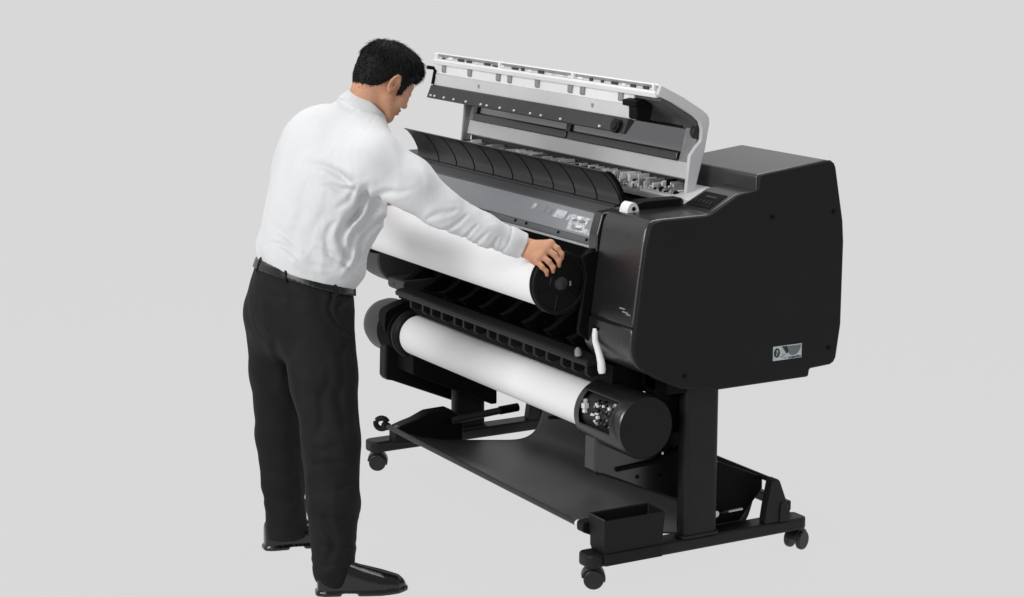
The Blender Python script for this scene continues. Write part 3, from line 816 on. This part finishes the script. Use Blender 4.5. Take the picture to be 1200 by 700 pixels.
def surface(f, lo, hi, h, slack=1.0):
    Bk = 8; lo = np.array(lo, float); n = (np.ceil((np.array(hi) - lo) / h / Bk).astype(int) + 1); N = n * Bk
    ci = np.stack(np.meshgrid(*[np.arange(k) for k in n], indexing='ij'), -1).reshape(-1, 3)
    cc = (lo + (ci * Bk + (Bk - 1) / 2) * h).astype(np.float32)
    d = np.concatenate([f(cc[i:i + 40000]) for i in range(0, len(cc), 40000)])
    F = np.repeat(np.repeat(np.repeat(np.where(d > 0, 1e3, -1e3).astype(np.float32).reshape(n), Bk, 0), Bk, 1), Bk, 2)
    sel = ci[np.abs(d) < Bk * h * .9 * slack + .02]
    g = np.stack(np.meshgrid(*[np.arange(Bk)] * 3, indexing='ij'), -1).reshape(-1, 3)
    for s in range(0, len(sel), 300):
        idx = (sel[s:s + 300, None, :] * Bk + g[None]).reshape(-1, 3)
        F[idx[:, 0], idx[:, 1], idx[:, 2]] = f((lo + idx * h).astype(np.float32))
    S = F < 0
    c = np.zeros(tuple(N - 1), np.int8)
    for a in (0, 1):
        for b in (0, 1):
            for e in (0, 1):
                c += S[a:N[0] - 1 + a, b:N[1] - 1 + b, e:N[2] - 1 + e]
    cells = np.argwhere((c > 0) & (c < 8))
    vid = np.full(c.shape, -1, np.int32); vid[tuple(cells.T)] = np.arange(len(cells))
    acc = np.zeros((len(cells), 3)); cnt = np.zeros(len(cells))
    for ax in range(3):
        o = [k for k in range(3) if k != ax]
        for u in (0, 1):
            for v in (0, 1):
                a = cells.copy(); a[:, o[0]] += u; a[:, o[1]] += v; b = a.copy(); b[:, ax] += 1
                fa = F[tuple(a.T)]; fb = F[tuple(b.T)]; m = (fa < 0) != (fb < 0)
                t = np.where(m, fa / (fa - fb + 1e-12), 0); q = a.astype(float); q[:, ax] += t
                acc += np.where(m[:, None], q, 0); cnt += m
    verts = lo + acc / cnt[:, None] * h
    faces = []
    for ax in range(3):
        o = [(ax + 1) % 3, (ax + 2) % 3]
        sl0 = [slice(1, -1)] * 3; sl0[ax] = slice(0, -1); sl1 = list(sl0); sl1[ax] = slice(1, None)
        A = S[tuple(sl0)]; Bq = S[tuple(sl1)]; e = np.argwhere(A != Bq)
        off = np.array([1, 1, 1]); off[ax] = 0; e = e + off
        ok = np.all(e < N - 1, axis=1); e = e[ok]
        if len(e) == 0: continue
        def V(du, dv):
            q = e.copy(); q[:, o[0]] -= du; q[:, o[1]] -= dv; return vid[tuple(q.T)]
        Q = np.stack([V(1, 1), V(0, 1), V(0, 0), V(1, 0)], 1)
        flip = ~S[tuple(e.T)]
        Q[flip] = Q[flip][:, ::-1]; faces.append(Q)
    Fq = np.concatenate(faces); Fq = Fq[(Fq >= 0).all(1)]
    return verts, Fq
def sdf_object(name, f, lo, hi, h, m, parent=None, smooth_it=2, slack=1.0):
    v, q = surface(f, lo, hi, h, slack)
    me = bpy.data.meshes.new(name); me.from_pydata(v.tolist(), [], q.tolist()); me.materials.append(M[m]); me.shade_smooth()
    o = bpy.data.objects.new(name, me); col.objects.link(o)
    if parent is not None: o.parent = parent; o.matrix_parent_inverse = WM(parent).inverted()
    s = o.modifiers.new('smooth', 'SMOOTH'); s.factor = .5; s.iterations = smooth_it
    return o

g = J.__getitem__
sp = (V3(g('neck')) - V3(g('pelvis'))); sp /= np.linalg.norm(sp)
xa = V3((1, .04, 0)); xa = xa - sp * float(xa @ sp); xa /= np.linalg.norm(xa); ya = np.cross(sp, xa)
RT = np.stack([xa, ya, sp])                       # torso frame rows: right, forward, up

def torso(p, grow=0.0):
    d = ell(p, g('waist'), (.172 + grow, .140 + grow, .13), RT)
    d = smin(d, ell(p, g('belly'), (.180 + grow, .142 + grow, .15), RT), .05)
    d = smin(d, ell(p, g('chest'), (.190 + grow, .140 + grow, .15), RT), .05)
    d = smin(d, ell(p, g('upper'), (.165 + grow, .105 + grow, .105), RT), .05)
    e = min(grow, .004) * 1.2
    d = smin(d, ell(p, g('bellyf'), (.12 + grow, .095 + grow, .105), RT), .04)
    d = smin(d, rc(p, g('nk1'), g('trapL'), .052 + e, .050 + e), .04)
    d = smin(d, rc(p, g('nk1'), g('rsh'), .060 + e, .078 + e), .04)
    d = smin(d, rc(p, g('trapL'), g('lsh'), .050 + e, .062 + e), .03)
    return d
wn = V3((0.02, .30, 1.0)); wn /= np.linalg.norm(wn)
def wplane(p): return (p - V3(g('beltc'))) @ wn
def pelvis(p):
    d = ell(p, g('hipc'), (.165, .138, .17), RT)
    d = smin(d, ell(p, g('seat'), (.15, .11, .13)), .05)
    d = smin(d, ell(p, g('waist2'), (.150, .124, .15), RT), .04)
    return d
LEGR = ('hipR', 'thR', 'kneeR', 'calfR', 'ankR'); LEGL = ('hipL', 'thL', 'kneeL', 'calfL', 'ankL')
def legs(p, rr, rl, k=.03):
    a = chain(p, [g(n) for n in LEGR], rr, .02); b = chain(p, [g(n) for n in LEGL], rl, .02)
    return a, b
def trousers_raw(p):
    a, b = legs(p, (.098, .094, .081, .073, .058), (.092, .084, .066, .061, .060))
    d = smin(pelvis(p), smin(a, b, .025), .045)
    return d
def trousers(p):
    d = trousers_raw(p)
    z = p[:, 2]
    d = d + .0026 * nz(p, 26, 3, (1, 1, .45)) * np.clip((.95 - z) / .3, .25, 1) + .0018 * nz(p, 70, 4, (1, 1, .6))
    low = np.clip((.42 - z) / .3, 0, 1)
    d = d + low * .0020 * nz(p, 42, 6, (.6, .6, 1.6)) - .0024 * rdg(p, 24, 8, (1.3, 1.3, .22)) * np.clip((.85 - z) / .2, 0, 1) - .0020 * rdg(p, 46, 11, (.7, .7, 1.1)) * np.clip((.30 - z) / .2, 0, 1)
    for pts, w, amp in FT: d = d + groove(p, pts, w, amp)
    d = smax(d, wplane(p) - .012, .004)
    if True:        # belt loops
        w = wplane(p); q = p - V3(g('beltc')); an = np.arctan2(q[:, 1], q[:, 0])
        la = np.abs((an * 7 / (2 * np.pi) + .37) % 1 - .5) * 2 * np.pi / 7 * .15
        lp = smax(np.abs(trousers_raw(p) - .008) - .0028, np.maximum(np.abs(w + .004) - .023, la - .0052), .001)
        d = np.minimum(d, lp)
    # hems: right leg ends lower than the left in space
    hr = (.028 + .10 * 0 - z); d = smax(d, np.where(p[:, 0] < -.58, .036, .020 + np.clip((p[:, 1] + .66) * .20, 0, .03)) - z, .004)
    return d
def sleeve_r(p):
    q = [g('rsh'), g('arm1'), g('arm2'), g('arm3'), g('arm4'), g('cuffR')]
    d = chain(p, q, (.080, .071, .054, .043, .036, .0335), .02)
    c = V3(g('cuffR')); ax = c - V3(g('arm4')); ax /= np.linalg.norm(ax); t = (p - c) @ ax
    near = np.linalg.norm(p - c, axis=1) < .09
    band = rc(p, c - ax * .050, c + ax * .02, .0385, .037)
    d = np.where(near & (t > -.048), smin(d, band, .003), d)
    d = d + .003 * np.exp(-((t + .050) / .003) ** 2) * near
    return np.where(near, np.maximum(d, t - .004), d)
def sleeve_l(p):
    q = [g('lsh'), g('larm1'), g('larm2'), g('cuffL')]
    d = chain(p, q, (.066, .058, .046, .038), .02)
    c = V3(g('cuffL')); ax = c - V3(g('larm2')); ax /= np.linalg.norm(ax); t = (p - c) @ ax
    return np.where(np.linalg.norm(p - c, axis=1) < .09, np.maximum(d, t), d)
def collar(p):
    c = V3(g('collar')); a = V3(g('collara')); a = a / np.linalg.norm(a); t = (p - c) @ a
    r = np.linalg.norm((p - c) - t[:, None] * a, axis=1)
    rad = .0615 - .10 * t
    shell = np.abs(r - rad) - .0042
    shell = smax(shell, np.abs(t + .008) - .023, .003)
    flap = smax(np.abs(r - rad - .0085 + .12 * (t + .004)) - .0030, np.abs(t + .009) - .018, .003)
    top = np.sqrt((r - rad - .004) ** 2 + (t - .012) ** 2) - .0052
    return smin(smin(shell, flap, .002), top, .003)
def shirt(p):
    t = torso(p, .004)
    s = smin(t, sleeve_r(p), .022); s = smin(s, sleeve_l(p), .03)
    w = wplane(p)
    blouse = np.exp(-((w - .045) / .030) ** 2)
    s = s - .008 * blouse * (1 + .9 * nz(p, 34, 9, (1, 1, .3)))
    s = s + .0036 * nz(p, 16, 1, (1, 1, .5)) + .0014 * nz(p, 40, 2, (1, 1, .6)) - .0022 * rdg(p, 34, 5, (1, 1, .5)) * (.25 + near(p, g('fold1'), .16) + near(p, g('fold2'), .14) * 1.2) - .0012 * rdg(p, 95, 19, (1, 1, .6)) * (.35 + near(p, g('fold1'), .14)) - .0016 * rdg(p, 62, 7, (1, 1, .5)) * np.clip(near(p, g('fold1'), .13) + np.exp(-((w - .04) / .05) ** 2), 0, 1)
    for pts, wd, amp in FS: s = s + groove(p, pts, wd, amp)
    # forearm creases run round the sleeve
    e = near(p, g('arm3'), .10) + .8 * near(p, g('arm2'), .07)
    s = s + e * .0022 * nz(p, 75, 12, (1.6, .7, .7)) - e * .0022 * rdg(p, 52, 14, (1.8, .6, .8))
    n = V3(g('collar')); a = V3(g('collara')); a = a / np.linalg.norm(a); tt = (p - n) @ a
    rr = np.linalg.norm((p - n) - tt[:, None] * a, axis=1)
    s = smax(s, -np.maximum(rr - .056, -tt - .01), .004)
    s = smin(s, collar(p), .004)
    s = smax(s, -(w + .004) , .006)
    return s

# ---- head frame: forward, left, up
HC = V3(g('head')); hf, hl, hu = [V3(q) for q in HEADF]
RH = np.stack([hf, hl, hu])
HS = .885
def hp(a): return tuple(HC + (hf * a[0] + hl * a[1] + hu * a[2]) * HS)
def hrc(q, a, b, ra, rb): return rc(q, a, b, ra, rb)
def headsdf(p):
    q = (p - HC) @ RH.T / HS
    d = ell(q, (-.010, 0, .018), (.092, .074, .083))
    d = smin(d, ell(q, (.030, 0, -.035), (.056, .057, .072)), .03)
    for s in (-1, 1):
        d = smin(d, rc(q, (.004, .052 * s, -.062), (.058, .018 * s, -.104), .017, .017), .022)
        d = smin(d, ell(q, (.055, .034 * s, -.038), (.030, .026, .028)), .02)
    d = smin(d, rc(q, (.060, -.010, -.108), (.060, .010, -.108), .018, .018), .018)
    d = smin(d, rc(q, (.071, -.026, .008), (.071, .026, .008), .016, .016), .015)
    for s in (-1, 1): d = smax(d, -(np.linalg.norm(q - V3((.098, .031 * s, -.013)), axis=1) - .015), .010)
    for s in (-1, 1): d = smin(d, np.linalg.norm(q - V3((.0765, .031 * s, -.013)), axis=1) - .0125, .003)
    d = smin(d, rc(q, (.086, 0, -.008), (.103, 0, -.043), .0075, .0105), .010)
    for s in (-1, 1): d = smin(d, np.linalg.norm(q - V3((.095, .011 * s, -.047)), axis=1) - .008, .006)
    d = smin(d, ell(q, (.056, 0, -.074), (.032, .032, .030)), .012)
    d = smin(d, rc(q, (.088, -.017, -.069), (.088, .017, -.069), .0055, .0055), .006)
    d = smin(d, rc(q, (.086, -.015, -.079), (.086, .015, -.079), .0060, .0060), .006)
    d = d + .003 * np.exp(-((q[:, 2] + .0738) / .0022) ** 2) * (np.abs(q[:, 1]) < .022) * (q[:, 0] > .07)
    # ears: a tilted saucer with a rolled rim, a hollow and a lobe
    ca, sa = math.cos(.30), math.sin(.30)
    for s in (-1, 1):
        e = q - V3((-.010, .0755 * s, -.020))
        ey = e[:, 1] * s + .35 * e[:, 0]
        ex = e[:, 0] * ca - e[:, 2] * sa; ez = e[:, 0] * sa + e[:, 2] * ca
        k = np.stack([ex / .0185, ez / .031], 1); rr = np.linalg.norm(k, axis=1)
        plate = np.maximum((rr - 1) * .018, np.abs(ey) - .0045)
        rim = np.sqrt(((rr - .86) * .021) ** 2 + (ey - .0045) ** 2) - .0034
        rim = np.where((ex < .010) | (ez > .012), rim, 1)
        ear = smin(plate, rim, .003)
        ear = smin(ear, np.linalg.norm(np.stack([ex - .004, ey - .001, ez + .026], 1), axis=1) - .0075, .004)
        hol = np.linalg.norm(np.stack([(ex - .003) / 1.0, (ey - .006) / .9, (ez + .002) / 1.5], 1), axis=1) - .0085
        ear = smax(ear, -hol, .002)
        d = smin(d, ear, .003)
    nk = rc(p, hp((-.034, 0, -.050)), g('nk1'), .050, .052)
    return smin(d * HS, nk, .022)
def hairline(q):
    f, u, l = q[:, 0], q[:, 2], np.abs(q[:, 1])
    # height of the lower hair edge as a function of the front-back position
    xs = V3((-.12, -.095, -.070, -.045, -.028, -.012, .004, .012, .024, .032, .042, .060, .085, .12))
    ys = V3((-.085, -.082, -.073, -.050, -.020, .014, .016, .000, -.040, -.036, .000, .026, .034, .036))
    return u - np.interp(f, xs, ys).astype(np.float32)
def hair(p):
    q = (p - HC) @ RH.T / HS
    d = ell(q, (-.012, 0, .022), (.098, .078, .089))
    d = smin(d, ell(q, (-.046, 0, -.030), (.052, .057, .060)), .03)
    d = smin(d, ell(q, (.040, 0, .062), (.060, .062, .042)), .03)
    d = smin(d, rc(q, (.052, -.058, .035), (.028, -.0665, -.036), .016, .008), .012)
    d = smin(d, rc(q, (.052, .058, .035), (.028, .0665, -.036), .016, .008), .012)
    a = np.arctan2(q[:, 1], q[:, 2] + .02)
    st = np.sin(a * 46 + 7 * np.sin(q[:, 0] * 28) + 3 * nz(q, 30, 20))
    st2 = np.sin(a * 21 + 5 * np.sin(q[:, 0] * 40 + 1) + 4 * nz(q, 22, 22))
    d = d + .0003 * st + .0004 * st2 +   .0012 * nz(q, 40, 24, (.6, 1, 1)) + .0005 * nz(q, 150, 26, (.4, 1, 1))
    hlv = hairline(q) + .003 * np.sin(a * 60 + 40 * q[:, 0]) + .0025 * nz(q, 90, 27)
    return smax(d, -hlv, .005) * HS

def hand(p, W, K, fingers, thumb, rk=.0175):
    # palm from the wrist to the four knuckles, then separate curled fingers
    d = None
    for k in K:
        e = rc(p, W, k, .0225, .0125); d = e if d is None else smin(d, e, .012)
    d = smin(d, rc(p, K[0], K[-1], .0115, .0105), .008)
    for i, (ptsf, r0) in enumerate(fingers):
        f = chain(p, ptsf, (r0 * 1.12, r0, r0 * .86, r0 * .76)[:len(ptsf)], .002)
        for jn in ptsf[1:-1]: f = smin(f, np.linalg.norm(p - V3(jn), axis=1) - r0 * 1.03, .002)
        d = smin(d, f, .0026)
    d = smin(d, chain(p, thumb, (.0145, .0115, .0098, .0078), .003), .006)
    return d
def body(p):
    d = headsdf(p)
    t = smin(torso(p, -.026), pelvis(p) + .02, .03)
    d = smin(d, t, .02)
    a, b = legs(p, (.072, .068, .050, .048, .036), (.070, .064, .045, .045, .036))
    d = smin(d, smin(a, b, .01), .03)
    d = smin(d, rc(p, g('ankR'), g('toeRi'), .026, .019), .02); d = smin(d, rc(p, g('ankL'), g('toeLi'), .026, .019), .02)
    d = smin(d, chain(p, [g('rsh'), g('arm1'), g('arm2'), g('arm3'), g('arm4'), g('wr')], (.050, .046, .038, .033, .027, .0245), .02), .02)
    d = smin(d, chain(p, [g('lsh'), g('larm1'), g('larm2'), g('wl')], (.048, .040, .034, .0245), .02), .02)
    d = smin(d, hand(p, g('wr'), [g(k) for k in ('K1', 'K2', 'K3', 'K4')],
                     [([g(k + n) for n in 'abcd'], r) for k, r in (('F1', .0084), ('F2', .0088), ('F3', .0084), ('F4', .0074))],
                     [g(k) for k in ('T1', 'T2', 'T3', 'T4')]), .008)
    d = smin(d, hand(p, g('wl'), [g(k) for k in ('LK1', 'LK2', 'LK3', 'LK4')],
                     [([g('L' + k + n) for n in 'abcd'], r) for k, r in (('F1', .0082), ('F2', .0086), ('F3', .0082), ('F4', .0072))],
                     [g(k) for k in ('LT1', 'LT2', 'LT3', 'LT4')]), .008)
    return d
def shoe(p, heel, toe, up_):
    heel = V3(heel); toe = V3(toe); f = toe - heel; L = np.linalg.norm(f); f /= L; s = np.cross(f, V3((0, 0, 1)))
    q = p - heel; x = q @ f; y = q @ s; z = p[:, 2]
    t = np.clip(x / L, 0, 1)
    hw = np.interp(t, [0, .1, .3, .55, .72, .9, 1], [.020, .030, .033, .042, .045, .034, .012]).astype(np.float32)
    ht = np.interp(t, [0, .12, .32, .5, .75, .92, 1], [.085, .098, .098, .080, .060, .046, .028]).astype(np.float32)
    dxy = np.abs(y) - hw * np.sqrt(np.clip(1 - (z / (ht * 1.02)) ** 4 * .75, .1, 1))
    up = smax(smax(dxy, z - ht, .02), np.maximum(-x + .004, x - L), .012)
    up = smax(up, .012 - z, .003)
    so = smax(smax(np.abs(y) - hw - .004, np.maximum(-x - .002, x - L - .004), .014), np.abs(z - .008) - .0065, .003)
    so = smax(so, -smax(np.abs(x - L * .36) - .022, z - .009, .003), .004)
    return smin(up, so, .003)

xs_ = [g(k)[0] for k in J]; 
PE = sdf_object('person', body, (-1.36, -.80, 0.0), (-.08, .06, 1.56), .0036, 'skin', None, 1)
PE['label'] = 'man in pale grey shirt and black trousers bending over the upper paper roll'
PE['category'] = 'person'
sdf_object('shirt', shirt, (-1.30, -.78, .78), (-.12, .06, 1.36), .0038, 'shirt', PE, 1, 1.5)
sdf_object('trousers', trousers, (-.98, -.80, .02), (-.2, -.36, .98), .0046, 'trouser', PE, 1, 1.3)
sdf_object('belt', lambda p: smax(np.abs(trousers_raw(p) - .0035) - .0038, np.abs(wplane(p) + .005) - .0145, .002), (-.90, -.78, .76), (-.38, -.34, .98), .004, 'belt', PE, 1, 1.2)
sdf_object('hair', hair, HC - .16, HC + .16, .0024, 'hair', PE, 0, 1.3)
def strands(n=9000):
    o = bpy.data.objects['hair']; me = o.data
    P_ = np.array([v.co for v in me.vertices]); N_ = np.array([v.normal for v in me.vertices])
    Q = (P_ - HC) @ RH.T / HS; hl_ = hairline(Q.astype(np.float32))
    idx = rng.choice(len(P_), n); mb = MB(); crown = np.array([-.035, .012, .10])
    for i in idx:
        if (np.linalg.norm(Q[i]) < .055) or hl_[i] < -.002: continue
        p = P_[i]; nn = N_[i]; q = Q[i]
        c = q - crown; d = c / (np.linalg.norm(c) + 1e-6)
        d = d + np.array([.55 if q[2] > .03 else -.10, 0, -.25])
        d = hf * d[0] + hl * d[1] + hu * d[2]; d = d - nn * (d @ nn); L = np.linalg.norm(d)
        if L < 1e-3: continue
        d = d / L + rng.randn(3) * .16; ln = (.010 + .012 * rng.rand()) * (1.2 if q[2] > .04 else .5)
        lift = (.0012 + .0022 * rng.rand() ** 2) * (1 if q[2] > .03 else .5)
        pts = [p - nn * .001, p + d * ln * .35 + nn * lift, p + d * ln * .7 + nn * lift, p + d * ln - nn * .001 + nn * lift * .6]
        mb.tube(pts, [.00050, .00045, .00035, .00012], 3)
    s = mb.build('hair_strands', 'hair', PE, smooth=180); s['kind'] = 'stuff'
strands()
SR = sdf_object('shoe', lambda p: shoe(p, g('heelR'), g('toeR'), 0), (-.42, -.74, 0), (-.12, -.38, .13), .004, 'shoe', PE, 1, 1.2)
SL = sdf_object('shoe', lambda p: shoe(p, g('heelL'), g('toeL'), 0), (-.88, -.74, 0), (-.58, -.38, .13), .004, 'shoe', PE, 1, 1.2)


# ================================================================== setting: seamless studio sweep with a glow put into its surface
CAMLOC = Vector((4.62900029, -2.89024944, 1.9))
fw = Vector((-0.85292537, 0.48458625, -0.19415065)); rt = Vector((0.49398595, 0.86946989, 0)); upv = rt.cross(fw)
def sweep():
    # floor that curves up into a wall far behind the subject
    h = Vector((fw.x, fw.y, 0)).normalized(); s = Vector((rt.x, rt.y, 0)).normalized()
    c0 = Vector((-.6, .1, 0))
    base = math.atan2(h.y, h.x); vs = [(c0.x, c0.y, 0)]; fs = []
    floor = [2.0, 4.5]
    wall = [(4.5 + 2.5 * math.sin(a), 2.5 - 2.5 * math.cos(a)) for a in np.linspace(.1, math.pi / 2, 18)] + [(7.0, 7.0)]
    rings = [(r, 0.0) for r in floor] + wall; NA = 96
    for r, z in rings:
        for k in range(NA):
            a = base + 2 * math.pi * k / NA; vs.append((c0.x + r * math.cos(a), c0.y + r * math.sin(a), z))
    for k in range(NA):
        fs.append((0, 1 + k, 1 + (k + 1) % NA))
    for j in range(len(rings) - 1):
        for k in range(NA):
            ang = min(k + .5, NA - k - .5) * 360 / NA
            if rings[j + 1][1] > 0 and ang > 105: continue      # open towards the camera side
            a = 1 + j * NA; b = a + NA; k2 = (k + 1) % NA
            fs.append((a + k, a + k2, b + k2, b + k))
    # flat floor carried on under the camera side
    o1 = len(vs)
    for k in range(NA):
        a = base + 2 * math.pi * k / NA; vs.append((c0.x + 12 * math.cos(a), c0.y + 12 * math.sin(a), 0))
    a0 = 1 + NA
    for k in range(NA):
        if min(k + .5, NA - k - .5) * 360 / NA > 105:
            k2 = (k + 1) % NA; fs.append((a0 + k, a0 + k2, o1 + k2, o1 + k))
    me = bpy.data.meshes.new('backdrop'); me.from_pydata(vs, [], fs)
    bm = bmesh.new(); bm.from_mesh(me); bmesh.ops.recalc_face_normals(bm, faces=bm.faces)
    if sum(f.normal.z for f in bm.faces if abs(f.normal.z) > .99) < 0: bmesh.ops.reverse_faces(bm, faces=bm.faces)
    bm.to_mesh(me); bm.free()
    m = bpy.data.materials.new('self-glowing pale grey sweep'); m.use_nodes = True
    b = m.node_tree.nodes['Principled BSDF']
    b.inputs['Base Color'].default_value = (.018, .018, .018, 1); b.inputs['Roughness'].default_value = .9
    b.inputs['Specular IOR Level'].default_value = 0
    b.inputs['Emission Color'].default_value = (1, 1, 1, 1); b.inputs['Emission Strength'].default_value = .675  # added even glow, nothing behind it: keeps floor and wall flat, hides shadows
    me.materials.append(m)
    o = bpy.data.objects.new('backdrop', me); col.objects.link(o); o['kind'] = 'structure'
    o['label'] = 'plain pale grey studio sweep with an added shadowless glow under and behind the printer'
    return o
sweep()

# ------------------------------------------------------------------ light
w = bpy.data.worlds.new('World'); sc.world = w; w.use_nodes = True
w.node_tree.nodes['Background'].inputs[0].default_value = (.95, .97, 1, 1)
w.node_tree.nodes['Background'].inputs[1].default_value = .28
def area(name, loc, target, size, power, color=(1, 1, 1), size_y=None):
    l = bpy.data.lights.new(name, 'AREA'); l.energy = power; l.size = size; l.color = color
    if size_y: l.shape = 'RECTANGLE'; l.size_y = size_y
    o = bpy.data.objects.new(name, l); col.objects.link(o); o.location = loc
    o.rotation_euler = (Vector(target) - Vector(loc)).to_track_quat('-Z', 'Y').to_euler()
    return o
area('key_softbox', (.9, -3.9, 2.7), (-.5, 0, .8), 1.6, 108, (1, .995, .98))
area('left_softbox', (-2.6, -3.0, 3.2), (-.5, -.3, .9), 1.6, 24)
area('overhead_softbox', (-.5, .9, 3.9), (-.6, 0, .8), 2.4, 84)
area('front_fill', (3.0, -4.6, 1.7), (-.6, -.1, .8), 1.6, 29)

cam = bpy.data.cameras.new('camera'); co = bpy.data.objects.new('camera', cam); col.objects.link(co)
co.matrix_world = Matrix(((rt.x, upv.x, -fw.x, CAMLOC.x), (rt.y, upv.y, -fw.y, CAMLOC.y), (rt.z, upv.z, -fw.z, CAMLOC.z), (0, 0, 0, 1)))
cam.sensor_width = 36; cam.lens = 72; cam.clip_end = 100; cam.clip_start = .1
sc.camera = co
sc.view_settings.view_transform = 'Standard'; sc.view_settings.look = 'None'
sc.view_settings.exposure = 0; sc.view_settings.gamma = 1
sc.render.resolution_x = 1024; sc.render.resolution_y = 597
